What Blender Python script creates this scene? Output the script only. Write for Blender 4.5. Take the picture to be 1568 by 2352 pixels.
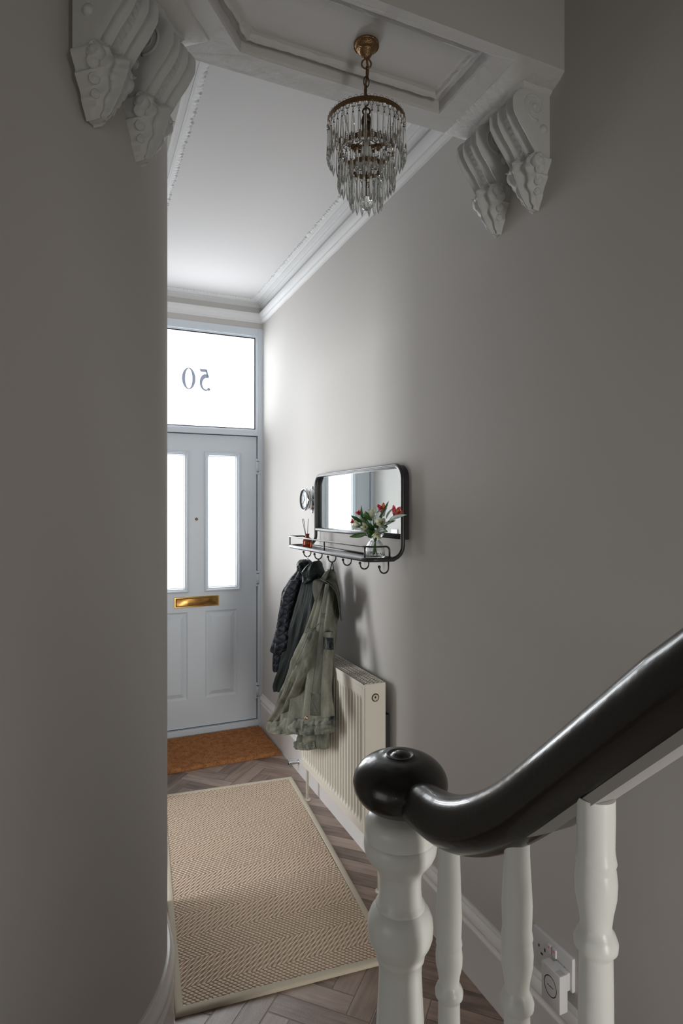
import bpy, bmesh, math, random
from mathutils import Vector, Matrix, noise
random.seed(7)
for o in list(bpy.data.objects): bpy.data.objects.remove(o)
COL = bpy.context.scene.collection
SC = bpy.context.scene
PI = math.pi

# ------------------------------------------------------------------ camera, world, lights, exposure
FPX, PSI, CX, CY, H = 1385.0, math.radians(23.63), 784.0, 1165.0, 1.5
cam = bpy.data.cameras.new('camera'); cam_o = bpy.data.objects.new('camera', cam); COL.objects.link(cam_o)
cam.sensor_fit = 'VERTICAL'; cam.sensor_height = 36.0; cam.lens = 36.0 * FPX / 2352
cam.shift_y = -(1176 - CY) / 2352; cam.clip_start = 0.02
cam_o.location = (0, 0, H); cam_o.rotation_euler = (PI / 2, 0, -PSI)
SC.camera = cam_o
SC.view_settings.view_transform = 'Standard'; SC.view_settings.look = 'None'
SC.view_settings.gamma = 1; SC.view_settings.use_curve_mapping = False
SC.view_settings.exposure = 0.0
w = bpy.data.worlds.new('world'); SC.world = w; w.use_nodes = True
w.node_tree.nodes['Background'].inputs[0].default_value = (0.80, 0.88, 1.0, 1)
w.node_tree.nodes['Background'].inputs[1].default_value = 1.0
PANE_STRENGTH = 2.0

def area(name, loc, rot, sx, sy, power, color, spread=180):
    l = bpy.data.lights.new(name, 'AREA'); l.shape = 'RECTANGLE'; l.size = sx; l.size_y = sy
    l.energy = power; l.color = color; l.spread = math.radians(spread)
    o = bpy.data.objects.new(name, l); COL.objects.link(o); o.location = loc; o.rotation_euler = rot
    return o
# daylight entering at the glazing of the front door and fanlight (each light fills its pane)
DAY = (0.95, 0.975, 1.0)
area('fanlight_daylight', (0.716, 4.0085, 2.342), (math.radians(-90), 0, 0), 0.78, 0.61, 4.8, DAY, 140)
area('door_pane_daylight', (0.888, 4.026, 1.405), (math.radians(-90), 0, 0), 0.178, 0.862, 2.6, DAY, 120)
area('door_pane_daylight', (0.544, 4.026, 1.405), (math.radians(-90), 0, 0), 0.178, 0.862, 2.6, DAY, 120)
# added fill lights out of view, standing in for unseen rooms and stair windows
area('side_fill_light', (-1.3, 2.75, 1.15), (math.radians(90), 0, math.radians(-90)), 0.7, 1.3, 22.0, (0.97, 0.985, 1.0), 150)
area('rear_fill_light', (0.85, -2.2, 0.85), (math.radians(86), 0, 0), 0.6, 1.5, 11.5, (1.0, 0.96, 0.90), 80)
area('stair_fill_light', (-1.40, 0.25, 1.0), (math.radians(78), 0, math.radians(-90)), 1.0, 0.9, 1.6, (1.0, 0.99, 0.95), 110)
area('low_fill_light', (-1.0, -1.4, 0.8), (math.radians(90), 0, 0), 0.8, 1.2, 9.0, (1.0, 0.95, 0.88), 180)

def _dir(px):
    t = (px - CX) / FPX
    s, c = math.sin(PSI), math.cos(PSI)
    return t, s, c
def on_x(px, py, X):
    t, s, c = _dir(px); Y = X * (c - t * s) / (s + t * c); d = X * s + Y * c
    return Vector((X, Y, H + (CY - py) / FPX * d))
def on_y(px, py, Y):
    t, s, c = _dir(px); X = Y * (s + t * c) / (c - t * s); d = X * s + Y * c
    return Vector((X, Y, H + (CY - py) / FPX * d))

# ------------------------------------------------------------------ materials
def mat(name, col, rough=0.6, metal=0.0, bump=None, var=None, spec=0.5, coat=0.0, trans=0.0, ior=1.45,
        emis=None, emis_s=0.0, sss=0.0):
    """bump=(scale, strength, detail); var=(scale, colour2, detail)"""
    m = bpy.data.materials.new(name); m.use_nodes = True
    nt = m.node_tree; b = nt.nodes['Principled BSDF']
    b.inputs['Base Color'].default_value = (*col, 1); b.inputs['Roughness'].default_value = rough
    b.inputs['Metallic'].default_value = metal; b.inputs['Specular IOR Level'].default_value = spec
    b.inputs['Coat Weight'].default_value = coat; b.inputs['Transmission Weight'].default_value = trans
    b.inputs['IOR'].default_value = ior
    if emis: b.inputs['Emission Color'].default_value = (*emis, 1); b.inputs['Emission Strength'].default_value = emis_s
    if bump or var:
        tc = nt.nodes.new('ShaderNodeTexCoord')
    if bump:
        n = nt.nodes.new('ShaderNodeTexNoise'); n.inputs['Scale'].default_value = bump[0]; n.inputs['Detail'].default_value = bump[2]
        nt.links.new(tc.outputs['Object'], n.inputs['Vector'])
        bp = nt.nodes.new('ShaderNodeBump'); bp.inputs['Strength'].default_value = bump[1]; bp.inputs['Distance'].default_value = 0.01
        nt.links.new(n.outputs['Fac'], bp.inputs['Height']); nt.links.new(bp.outputs['Normal'], b.inputs['Normal'])
    if var:
        n2 = nt.nodes.new('ShaderNodeTexNoise'); n2.inputs['Scale'].default_value = var[0]; n2.inputs['Detail'].default_value = var[2]
        nt.links.new(tc.outputs['Object'], n2.inputs['Vector'])
        r = nt.nodes.new('ShaderNodeValToRGB'); r.color_ramp.elements[0].position = 0.35; r.color_ramp.elements[1].position = 0.65
        r.color_ramp.elements[0].color = (*col, 1); r.color_ramp.elements[1].color = (*var[1], 1)
        nt.links.new(n2.outputs['Fac'], r.inputs['Fac']); nt.links.new(r.outputs['Color'], b.inputs['Base Color'])
    return m

M = {}
M['wall'] = mat('wall_paint', (0.565, 0.550, 0.532), 0.75, bump=(9, 0.10, 4), spec=0.3)
M['ceil'] = mat('ceiling_paint', (0.74, 0.74, 0.75), 0.85, bump=(14, 0.06, 3), spec=0.2)
M['plaster'] = mat('moulded_plaster', (0.62, 0.62, 0.62), 0.65, bump=(60, 0.35, 5), spec=0.3)
M['soffit'] = mat('brushed_plaster', (0.60, 0.60, 0.60), 0.7, bump=(25, 0.35, 6), spec=0.3)
M['cornice'] = mat('cornice_paint', (0.76, 0.77, 0.78), 0.6, bump=(50, 0.15, 4), spec=0.3)
M['corbel'] = mat('corbel_plaster', (0.60, 0.615, 0.61), 0.5, bump=(55, 0.18, 4), spec=0.4)
M['trim'] = mat('white_gloss_trim', (0.82, 0.81, 0.80), 0.28, bump=(20, 0.04, 3))
M['upvc'] = mat('white_door_plastic', (0.64, 0.70, 0.765), 0.35, bump=(90, 0.05, 6))
M['gap'] = mat('black_gasket_and_gap', (0.012, 0.012, 0.016), 0.7)
M['pane'] = mat('frosted_pane', (0.9, 0.92, 0.95), 0.35, emis=(0.93, 0.965, 1.0), emis_s=PANE_STRENGTH)
M['numeral'] = mat('etched_numeral', (0.25, 0.28, 0.36), 0.6, emis=(0.55, 0.62, 0.80), emis_s=0.22)  # emission stands in for daylight showing through the numeral
M['brass'] = mat('polished_brass', (0.80, 0.52, 0.17), 0.14, 1.0)
M['oldbrass'] = mat('aged_brass', (0.27, 0.165, 0.085), 0.34, 1.0, bump=(300, 0.3, 2))
M['darkbrass'] = mat('dark_aged_brass', (0.10, 0.070, 0.038), 0.5, 1.0)
M['blackmetal'] = mat('black_metal', (0.020, 0.020, 0.022), 0.36, 0.0, spec=0.6)
M['mirror'] = mat('mirror_glass', (0.86, 0.90, 0.89), 0.012, 1.0)
M['chrome'] = mat('chrome', (0.55, 0.56, 0.58), 0.14, 1.0)
M['dial'] = mat('white_dial', (0.52, 0.58, 0.61), 0.5)
M['glass'] = mat('clear_glass', (0.96, 0.99, 0.98), 0.02, trans=1.0, ior=1.47)
M['crystal'] = mat('crystal_glass', (0.90, 0.91, 0.89), 0.045, trans=0.90, ior=1.40, spec=0.7)
M['water'] = mat('water', (0.97, 0.99, 0.98), 0.0, trans=1.0, ior=1.33)
M['amber'] = mat('amber_glass', (0.30, 0.055, 0.02), 0.12, trans=0.4, ior=1.45)
M['reed'] = mat('black_reed', (0.02, 0.018, 0.016), 0.8)
M['rad'] = mat('radiator_enamel', (0.74, 0.71, 0.63), 0.35)
M['cream'] = mat('cream_plug', (0.65, 0.56, 0.42), 0.4)
M['newel'] = mat('balustrade_paint', (0.80, 0.82, 0.79), 0.30, bump=(28, 0.10, 4), spec=0.5)
M['rail'] = mat('black_varnished_rail', (0.014, 0.012, 0.011), 0.26, coat=0.25, bump=(70, 0.06, 5), spec=0.55)
M['strip'] = mat('grey_rail_strip', (0.45, 0.44, 0.43), 0.5)
M['plastic'] = mat('white_plastic', (0.66, 0.66, 0.68), 0.28)
M['slot'] = mat('dark_slot', (0.03, 0.03, 0.03), 0.7)
M['blue'] = mat('blue_ring_print', (0.01, 0.13, 0.30), 0.4)
M['red'] = mat('red_switch_mark', (0.75, 0.22, 0.2), 0.5)
M['bind'] = mat('rug_binding', (0.62, 0.56, 0.45), 0.9, bump=(900, 0.3, 2))
M['stem'] = mat('stem_green', (0.07, 0.15, 0.035), 0.5)
M['leaf'] = mat('leaf_green', (0.045, 0.13, 0.022), 0.38, var=(30, (0.085, 0.22, 0.03), 2))
M['white_petal'] = mat('white_petal', (0.84, 0.85, 0.76), 0.5, var=(60, (0.74, 0.78, 0.58), 2))
M['carpet'] = mat('stair_paint', (0.66, 0.62, 0.57), 0.8)
M['stamen'] = mat('stamen_yellow', (0.55, 0.42, 0.08), 0.6)

def petal_pink():
    m = bpy.data.materials.new('pink_petal'); m.use_nodes = True; nt = m.node_tree; b = nt.nodes['Principled BSDF']
    n = nt.nodes.new('ShaderNodeTexCoord'); n2 = nt.nodes.new('ShaderNodeTexNoise'); n2.inputs['Scale'].default_value = 90
    nt.links.new(n.outputs['Object'], n2.inputs['Vector'])
    r = nt.nodes.new('ShaderNodeValToRGB'); e = r.color_ramp.elements
    e[0].position = 0.38; e[0].color = (0.66, 0.035, 0.10, 1); e[1].position = 0.66; e[1].color = (0.85, 0.50, 0.16, 1)
    k = r.color_ramp.elements.new(0.52); k.color = (0.80, 0.13, 0.24, 1)
    nt.links.new(n2.outputs['Fac'], r.inputs['Fac']); nt.links.new(r.outputs['Color'], b.inputs['Base Color']); b.inputs['Roughness'].default_value = 0.5
    return m
M['pink_petal'] = petal_pink()

class NT:
    """small node-expression helper"""
    def __init__(s, name):
        s.m = bpy.data.materials.new(name); s.m.use_nodes = True; s.nt = s.m.node_tree; s.b = s.nt.nodes['Principled BSDF']
    def n(s, t, **k):
        x = s.nt.nodes.new(t)
        for a, b in k.items(): setattr(x, a, b)
        return x
    def l(s, a, b): s.nt.links.new(a, b)
    def math(s, op, a, b=0.0, c=0.0):
        x = s.n('ShaderNodeMath', operation=op)
        for i, v in enumerate((a, b, c)):
            if isinstance(v, (int, float)): x.inputs[i].default_value = v
            else: s.l(v, x.inputs[i])
        return x.outputs[0]
    def ramp(s, fac, stops):
        r = s.n('ShaderNodeValToRGB'); e = r.color_ramp.elements
        while len(e) < len(stops): e.new(0.5)
        for k, (p, c) in enumerate(stops): e[k].position = p; e[k].color = (*c, 1)
        s.l(fac, r.inputs['Fac']); return r.outputs['Color']
    def bump(s, h, strength, dist):
        b = s.n('ShaderNodeBump'); b.inputs['Strength'].default_value = strength; b.inputs['Distance'].default_value = dist
        s.l(h, b.inputs['Height']); s.l(b.outputs['Normal'], s.b.inputs['Normal'])
    def noise(s, vec, scale, detail=3):
        n = s.n('ShaderNodeTexNoise'); n.inputs['Scale'].default_value = scale; n.inputs['Detail'].default_value = detail
        s.l(vec, n.inputs['Vector']); return n.outputs['Fac']

def plank_material():
    t = NT('herringbone_planks')
    uv = t.n('ShaderNodeUVMap'); uv.uv_map = 'grain'
    at = t.n('ShaderNodeAttribute'); at.attribute_name = 'tone'
    mp = t.n('ShaderNodeMapping'); mp.inputs['Scale'].default_value = (5, 60, 1); t.l(uv.outputs[0], mp.inputs['Vector'])
    g = t.noise(mp.outputs[0], 1.0, 6)
    mp2 = t.n('ShaderNodeMapping'); mp2.inputs['Scale'].default_value = (6, 14, 1); t.l(uv.outputs[0], mp2.inputs['Vector'])
    g2 = t.noise(mp2.outputs[0], 1.5, 3)
    f = t.math('ADD', t.math('MULTIPLY', g, 0.45), t.math('MULTIPLY', g2, 0.35))
    f = t.math('ADD', f, t.math('MULTIPLY', at.outputs['Fac'], 0.34))
    c = t.ramp(f, [(0.34, (0.095, 0.062, 0.048)), (0.54, (0.25, 0.175, 0.14)), (0.78, (0.42, 0.32, 0.265))])
    t.l(c, t.b.inputs['Base Color']); t.b.inputs['Roughness'].default_value = 0.40; t.b.inputs['Specular IOR Level'].default_value = 0.9
    tc = t.n('ShaderNodeTexCoord'); fine = t.noise(tc.outputs['Object'], 260, 2)
    t.bump(t.math('ADD', t.math('MULTIPLY', g, 0.6), t.math('MULTIPLY', fine, 0.5)), 0.35, 0.002)
    return t.m
M['plank'] = plank_material()
M['grout'] = mat('pale_joint', (0.42, 0.38, 0.35), 0.6)

def rug_material():
    t = NT('woven_jute')
    tc = t.n('ShaderNodeTexCoord'); sp = t.n('ShaderNodeSeparateXYZ'); t.l(tc.outputs['Object'], sp.inputs[0])
    u, v = sp.outputs[0], sp.outputs[1]
    tri = t.math('PINGPONG', t.math('ADD', v, 0.02), 0.115)
    wob = t.math('MULTIPLY', t.noise(tc.outputs['Object'], 14, 2), 0.004)
    d = t.math('ADD', t.math('ADD', u, t.math('MULTIPLY', tri, 0.95)), wob)
    rib = t.math('ABSOLUTE', t.math('SINE', t.math('MULTIPLY', d, PI / 0.0160)))
    idx = t.math('FLOOR', t.math('MULTIPLY', d, 1 / 0.0160))
    st = t.math('SINE', t.math('ADD', t.math('MULTIPLY', t.math('SUBTRACT', v, t.math('MULTIPLY', u, 0.5)), 2 * PI / 0.0145), t.math('MULTIPLY', idx, 2.1)))
    h = t.math('MULTIPLY', t.math('POWER', rib, 0.7), t.math('ADD', 0.66, t.math('MULTIPLY', st, 0.34)))
    n = t.noise(tc.outputs['Object'], 220, 3)
    hh = t.math('ADD', h, t.math('MULTIPLY', t.math('SUBTRACT', n, 0.5), 0.5))
    c = t.ramp(hh, [(0.05, (0.20, 0.125, 0.08)), (0.36, (0.60, 0.46, 0.345)), (0.80, (0.84, 0.70, 0.555))])
    t.l(c, t.b.inputs['Base Color']); t.b.inputs['Roughness'].default_value = 0.85; t.b.inputs['Specular IOR Level'].default_value = 0.25
    t.bump(hh, 1.0, 0.004)
    return t.m
M['jute'] = rug_material()

def coir_material():
    t = NT('coir'); tc = t.n('ShaderNodeTexCoord')
    n = t.noise(tc.outputs['Object'], 260, 4); n2 = t.noise(tc.outputs['Object'], 35, 3)
    f = t.math('ADD', t.math('MULTIPLY', n, 0.7), t.math('MULTIPLY', n2, 0.3))
    c = t.ramp(f, [(0.32, (0.13, 0.050, 0.020)), (0.48, (0.42, 0.175, 0.070)), (0.66, (0.66, 0.34, 0.155))])
    t.l(c, t.b.inputs['Base Color']); t.b.inputs['Roughness'].default_value = 0.95; t.b.inputs['Specular IOR Level'].default_value = 0.1
    t.bump(n, 1.0, 0.006); return t.m
M['coir'] = coir_material()

def fabric(name, stops, scale, fine, rough=0.8, weave=0.3, quilt=False, sheen=0.0, spec=0.12):
    t = NT(name); tc = t.n('ShaderNodeTexCoord')
    mp = t.n('ShaderNodeMapping'); mp.inputs['Scale'].default_value = (1, 1, 0.35); t.l(tc.outputs['Object'], mp.inputs['Vector'])
    n = t.noise(mp.outputs[0], scale, 5); n2 = t.noise(tc.outputs['Object'], fine, 2)
    f = t.math('ADD', t.math('MULTIPLY', n, 0.72), t.math('MULTIPLY', n2, 0.28))
    t.l(t.ramp(f, stops), t.b.inputs['Base Color']); t.b.inputs['Roughness'].default_value = rough
    t.b.inputs['Sheen Weight'].default_value = sheen; t.b.inputs['Specular IOR Level'].default_value = spec
    if quilt:
        sp = t.n('ShaderNodeSeparateXYZ'); t.l(tc.outputs['Object'], sp.inputs[0])
        a = t.math('ADD', sp.outputs[2], t.math('MULTIPLY', sp.outputs[0], 0.9)); b = t.math('SUBTRACT', sp.outputs[2], t.math('MULTIPLY', sp.outputs[0], 0.9))
        q = t.math('MULTIPLY', t.math('ABSOLUTE', t.math('SINE', t.math('MULTIPLY', a, PI / 0.042))), t.math('ABSOLUTE', t.math('SINE', t.math('MULTIPLY', b, PI / 0.042))))
        t.bump(t.math('POWER', q, 0.5), 0.85, 0.007)
    else:
        t.bump(t.math('ADD', t.math('MULTIPLY', n2, 0.5), t.math('MULTIPLY', n, 0.6)), weave, 0.004)
    return t.m
M['denim'] = fabric('washed_denim', [(0.30, (0.060, 0.064, 0.050)), (0.47, (0.135, 0.137, 0.108)), (0.64, (0.235, 0.235, 0.19))], 18, 420, weave=0.5)
M['denim_dark'] = fabric('patchy_denim', [(0.40, (0.010, 0.014, 0.022)), (0.50, (0.10, 0.11, 0.095)), (0.60, (0.24, 0.24, 0.19))], 48, 500)
M['denim_hem'] = fabric('worn_hem', [(0.35, (0.012, 0.016, 0.024)), (0.45, (0.095, 0.10, 0.082)), (0.62, (0.23, 0.23, 0.185))], 45, 420)
M['denim_seam'] = mat('denim_seam', (0.05, 0.055, 0.048), 0.9)
M['green'] = fabric('dark_waxed_cloth', [(0.35, (0.005, 0.009, 0.009)), (0.65, (0.014, 0.022, 0.021))], 10, 400, rough=0.5, spec=0.25)
M['quilt'] = fabric('black_quilting', [(0.35, (0.004, 0.005, 0.008)), (0.65, (0.010, 0.012, 0.018))], 10, 400, rough=0.6, quilt=True, spec=0.22)

# ------------------------------------------------------------------ object helpers
def link(name, me, m, parent=None, smooth=False):
    o = bpy.data.objects.new(name, me); COL.objects.link(o)
    if m is not None:
        for x in (m if isinstance(m, (list, tuple)) else [m]): me.materials.append(x)
    if smooth:
        for p in me.polygons: p.use_smooth = True
    if parent is not None:
        o.parent = parent; o.matrix_parent_inverse = Matrix.Identity(4)
        # vertices are given in world space: shift them into the parent's frame
    return o
def obj(name, bm, m, parent=None, smooth=False, angle=None):
    bmesh.ops.recalc_face_normals(bm, faces=bm.faces[:])
    me = bpy.data.meshes.new(name); 
    if parent is not None:
        inv = world_of(parent).inverted(); bm.transform(inv)
    bm.to_mesh(me); bm.free()
    o = link(name, me, m, parent, smooth or angle is not None)
    if angle is not None:
        me.set_sharp_from_angle(angle=math.radians(angle))
    return o
def world_of(o):
    mtx = Matrix.LocRotScale(o.location, o.rotation_euler, o.scale)
    return world_of(o.parent) @ mtx if o.parent else mtx
def recenter(o):
    """put a one-mesh thing's origin at its base centre"""
    vs = [v.co for v in o.data.vertices]
    c = Vector(((min(v.x for v in vs) + max(v.x for v in vs)) / 2, (min(v.y for v in vs) + max(v.y for v in vs)) / 2, min(v.z for v in vs)))
    o.data.transform(Matrix.Translation(-c)); o.location = c
def thing(name, label, cat, loc=(0, 0, 0), rot=(0, 0, 0), group=None):
    o = bpy.data.objects.new(name, None); COL.objects.link(o); o.location = loc; o.rotation_euler = rot
    o.empty_display_size = 0.05
    o['label'] = label; o['category'] = cat
    if group: o['group'] = group
    return o
def tag(o, label, cat, group=None, kind=None):
    o['label'] = label; o['category'] = cat
    if group: o['group'] = group
    if kind: o['kind'] = kind
    return o
def struct(o): o['kind'] = 'structure'; return o

def box(bm, x0, x1, y0, y1, z0, z1, bev=0.0, M4=None):
    r = bmesh.ops.create_cube(bm, size=1.0)
    vs = r['verts']
    bmesh.ops.scale(bm, vec=(x1 - x0, y1 - y0, z1 - z0), verts=vs)
    bmesh.ops.translate(bm, vec=((x0 + x1) / 2, (y0 + y1) / 2, (z0 + z1) / 2), verts=vs)
    if bev > 0:
        es = list({e for v in vs for e in v.link_edges})
        g = bmesh.ops.bevel(bm, geom=es, offset=bev, segments=2, affect='EDGES', profile=0.6)
        vs = list({v for f in g['faces'] for v in f.verts} | {v for v in vs if v.is_valid})
    if M4 is not None: bmesh.ops.transform(bm, matrix=M4, verts=vs)
    return vs
def tube(bm, pts, r, seg=10, closed=False, flat=1.0):
    pts = [Vector(p) for p in pts]; n = len(pts); rings = []
    rad = r if isinstance(r, (list, tuple)) else [r] * n
    prev = None
    for i, p in enumerate(pts):
        a = pts[(i - 1) % n] if (closed or i > 0) else p
        b = pts[(i + 1) % n] if (closed or i < n - 1) else p
        t = (b - a).normalized()
        if prev is None:
            up = Vector((0, 0, 1)) if abs(t.z) < 0.9 else Vector((1, 0, 0))
            nx = t.cross(up).normalized()
        else:
            nx = (prev - t * prev.dot(t)).normalized()
        prev = nx; ny = t.cross(nx).normalized()
        rings.append([bm.verts.new(p + (nx * math.cos(2 * PI * k / seg) + ny * math.sin(2 * PI * k / seg) * flat) * rad[i]) for k in range(seg)])
    for i in range(n if closed else n - 1):
        A, B = rings[i], rings[(i + 1) % n]
        for k in range(seg): bm.faces.new((A[k], A[(k + 1) % seg], B[(k + 1) % seg], B[k]))
    if not closed: bm.faces.new(rings[0][::-1]); bm.faces.new(rings[-1])
def lathe(bm, prof, seg=32, c=(0, 0, 0), M4=None, ribs=0, rib_amp=0.0, cap=True):
    rings = []; c = Vector(c)
    for (r, z) in prof:
        if r < 1e-6: rings.append([bm.verts.new(c + Vector((0, 0, z)))])
        else:
            rings.append([])
            for k in range(seg):
                a = 2 * PI * k / seg; rr = r * (1 + rib_amp * math.cos(ribs * a)) if ribs else r
                rings[-1].append(bm.verts.new(c + Vector((rr * math.cos(a), rr * math.sin(a), z))))
    for A, B in zip(rings, rings[1:]):
        for k in range(seg):
            k2 = (k + 1) % seg
            if len(A) == 1 and len(B) == 1: break
            if len(A) == 1: bm.faces.new((A[0], B[k], B[k2]))
            elif len(B) == 1: bm.faces.new((A[k], A[k2], B[0]))
            else: bm.faces.new((A[k], A[k2], B[k2], B[k]))
    if cap:
        if len(rings[0]) > 1: bm.faces.new(rings[0][::-1])
        if len(rings[-1]) > 1: bm.faces.new(rings[-1])
    if M4 is not None: bmesh.ops.transform(bm, matrix=M4, verts=[v for R in rings for v in R])
    return [v for R in rings for v in R]
def prism(bm, pts, z0, z1):
    a = [bm.verts.new((x, y, z0)) for x, y in pts]; b = [bm.verts.new((x, y, z1)) for x, y in pts]
    n = len(pts)
    for i in range(n): bm.faces.new((a[i], a[(i + 1) % n], b[(i + 1) % n], b[i]))
    bm.faces.new(a[::-1]); bm.faces.new(b)
def sphere(bm, c, r, sc=(1, 1, 1), u=16, v=10):
    res = bmesh.ops.create_uvsphere(bm, u_segments=u, v_segments=v, radius=r)
    bmesh.ops.scale(bm, vec=sc, verts=res['verts']); bmesh.ops.translate(bm, vec=c, verts=res['verts']); return res['verts']
def offset_path(path, closed=False):
    """inward normals with mitre factor for an XY path (left side of travel)"""
    out = []; n = len(path)
    for i in range(n):
        p = Vector(path[i]); a = Vector(path[i - 1]) if (i > 0 or closed) else None; b = Vector(path[(i + 1) % n]) if (i < n - 1 or closed) else None
        d1 = (p - a).normalized() if a is not None else None; d2 = (b - p).normalized() if b is not None else None
        if d1 is None: d1 = d2
        if d2 is None: d2 = d1
        n1 = Vector((-d1.y, d1.x)); n2 = Vector((-d2.y, d2.x)); m = (n1 + n2)
        m = m / max(1e-6, m.dot(n1)); out.append(m)
    return out
def sweep_xy(bm, path, prof, closed=False, wob=None, cap=True):
    """profile (p, z): p metres to the left of travel"""
    nm = offset_path(path, closed); rings = []
    for i, (q, m) in enumerate(zip(path, nm)):
        ring = []
        for j, (p, z) in enumerate(prof):
            if wob: p, z = wob(i, j, p, z, q)
            ring.append(bm.verts.new((q[0] + m.x * p, q[1] + m.y * p, z)))
        rings.append(ring)
    n = len(rings)
    for i in range(n if closed else n - 1):
        A, B = rings[i], rings[(i + 1) % n]
        for j in range(len(prof) - 1): bm.faces.new((A[j], A[j + 1], B[j + 1], B[j]))
    if cap and not closed:
        bm.faces.new(rings[0]); bm.faces.new(rings[-1][::-1])
    return rings
def rect_sweep(bm, x0, x1, z0, z1, prof, y, fill=False):
    """profile (inset, depth): ring round a rectangle in the XZ plane; depth>0 goes away from the camera (+Y)"""
    R = []
    for (i, d) in prof:
        R.append([bm.verts.new(v) for v in ((x0 + i, y + d, z0 + i), (x1 - i, y + d, z0 + i), (x1 - i, y + d, z1 - i), (x0 + i, y + d, z1 - i))])
    for A, B in zip(R, R[1:]):
        for k in range(4): bm.faces.new((A[k], A[(k + 1) % 4], B[(k + 1) % 4], B[k]))
    if fill: bm.faces.new(R[-1])
def densify(path, step):
    out = []
    for a, b in zip(path, path[1:]):
        a, b = Vector(a), Vector(b); n = max(1, int((b - a).length / step))
        for k in range(n): out.append(tuple(a.lerp(b, k / n)))
    out.append(tuple(path[-1])); return out
def smooth_path(pts, sub=8):
    """Catmull-Rom through points"""
    P = [Vector(p) for p in pts]; P = [P[0] * 2 - P[1]] + P + [P[-1] * 2 - P[-2]]; out = []
    for i in range(1, len(P) - 2):
        for k in range(sub):
            t = k / sub; a, b, c, d = P[i - 1], P[i], P[i + 1], P[i + 2]
            out.append(0.5 * ((2 * b) + (c - a) * t + (2 * a - 5 * b + 4 * c - d) * t * t + (3 * b - a - 3 * c + d) * t ** 3))
    out.append(P[-2]); return out
def interp(tab, z):
    """tab: rows (z, values...); smooth (cubic Hermite) interpolation"""
    t = sorted(tab, key=lambda q: q[0])
    if z <= t[0][0]: return t[0][1:]
    if z >= t[-1][0]: return t[-1][1:]
    for i in range(len(t) - 1):
        a, b = t[i], t[i + 1]
        if z <= b[0]:
            h = b[0] - a[0]; f = (z - a[0]) / h; p, q = t[max(i - 1, 0)], t[min(i + 2, len(t) - 1)]; out = []
            for k in range(1, len(a)):
                d = (b[k] - a[k]) / h
                d0 = (a[k] - p[k]) / (a[0] - p[0]) if i > 0 else d; d1 = (q[k] - b[k]) / (q[0] - b[0]) if i + 2 < len(t) else d
                m0 = 0 if d0 * d <= 0 else 2 * d0 * d / (d0 + d); m1 = 0 if d1 * d <= 0 else 2 * d1 * d / (d1 + d)
                out.append((2*f**3 - 3*f*f + 1) * a[k] + (f**3 - 2*f*f + f) * h * m0 + (3*f*f - 2*f**3) * b[k] + (f**3 - f*f) * h * m1)
            return tuple(out)

# ------------------------------------------------------------------ room shell
XR, XL, XH, YF = 1.16, 0.235, 0.29, 4.0    # right wall, left hall wall, front-door wall
ZC, ZS = 2.89, 2.636                   # hall ceiling, beam soffit
PC, PR = (-0.265, 1.81), 0.5           # rounded end of the left wall
arc = [(PC[0] + PR * math.cos(a), PC[1] + PR * math.sin(a)) for a in [-PI / 2 * k / 28 for k in range(29)]]
left_path = [(XL, YF + 0.25)] + arc + [(-1.5, PC[1] - PR)]

# an added, unseen doorway in the hall's left wall (Y 2.35 to 3.15) lets in the side fill light
bm = bmesh.new(); prism(bm, [(XH, 2.35), (XH, 2.34), (XL, 1.96)] + arc + [(-1.5, PC[1] - PR), (-1.5, 2.35)], 0, 4.3)
prism(bm, [(-1.5, 3.15), (XH, 3.15), (XH, YF + 0.25), (-1.5, YF + 0.25)][::-1], 0, 4.3)
prism(bm, [(-1.5, 2.35), (XH, 2.35), (XH, 3.15), (-1.5, 3.15)][::-1], 2.05, 4.3); box(bm, XL - 0.03, XH + 0.001, 1.54, 2.345, 2.752, 2.90); box(bm, -1.6, -1.5, 2.2, 3.3, 0, 2.2)
struct(obj('wall_left', bm, M['wall'], angle=30))
bm = bmesh.new(); box(bm, XR, XR + 0.12, -2.6, YF + 0.25, 0, 4.3); struct(obj('wall_right', bm, M['wall']))
bm = bmesh.new(); box(bm, XL - 0.02, XR + 0.02, YF, YF + 0.2, 2.714, 2.95); struct(obj('wall_front', bm, M['wall']))
bm = bmesh.new(); box(bm, -1.62, XR + 0.12, -2.72, -2.6, 0, 4.3); struct(obj('wall_back', bm, M['wall']))
bm = bmesh.new(); box(bm, -1.62, -1.5, -2.6, 1.45, 0, 4.3); struct(obj('wall_stair_side', bm, M['wall']))
bm = bmesh.new(); box(bm, XL - 0.02, XR + 0.02, 1.5, YF + 0.2, ZC, ZC + 0.05); struct(obj('ceiling', bm, M['ceil']))
bm = bmesh.new(); box(bm, -1.62, XR + 0.12, -2.72, YF + 0.25, 4.3, 4.4); struct(obj('ceiling_stairwell', bm, M['ceil']))

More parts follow.
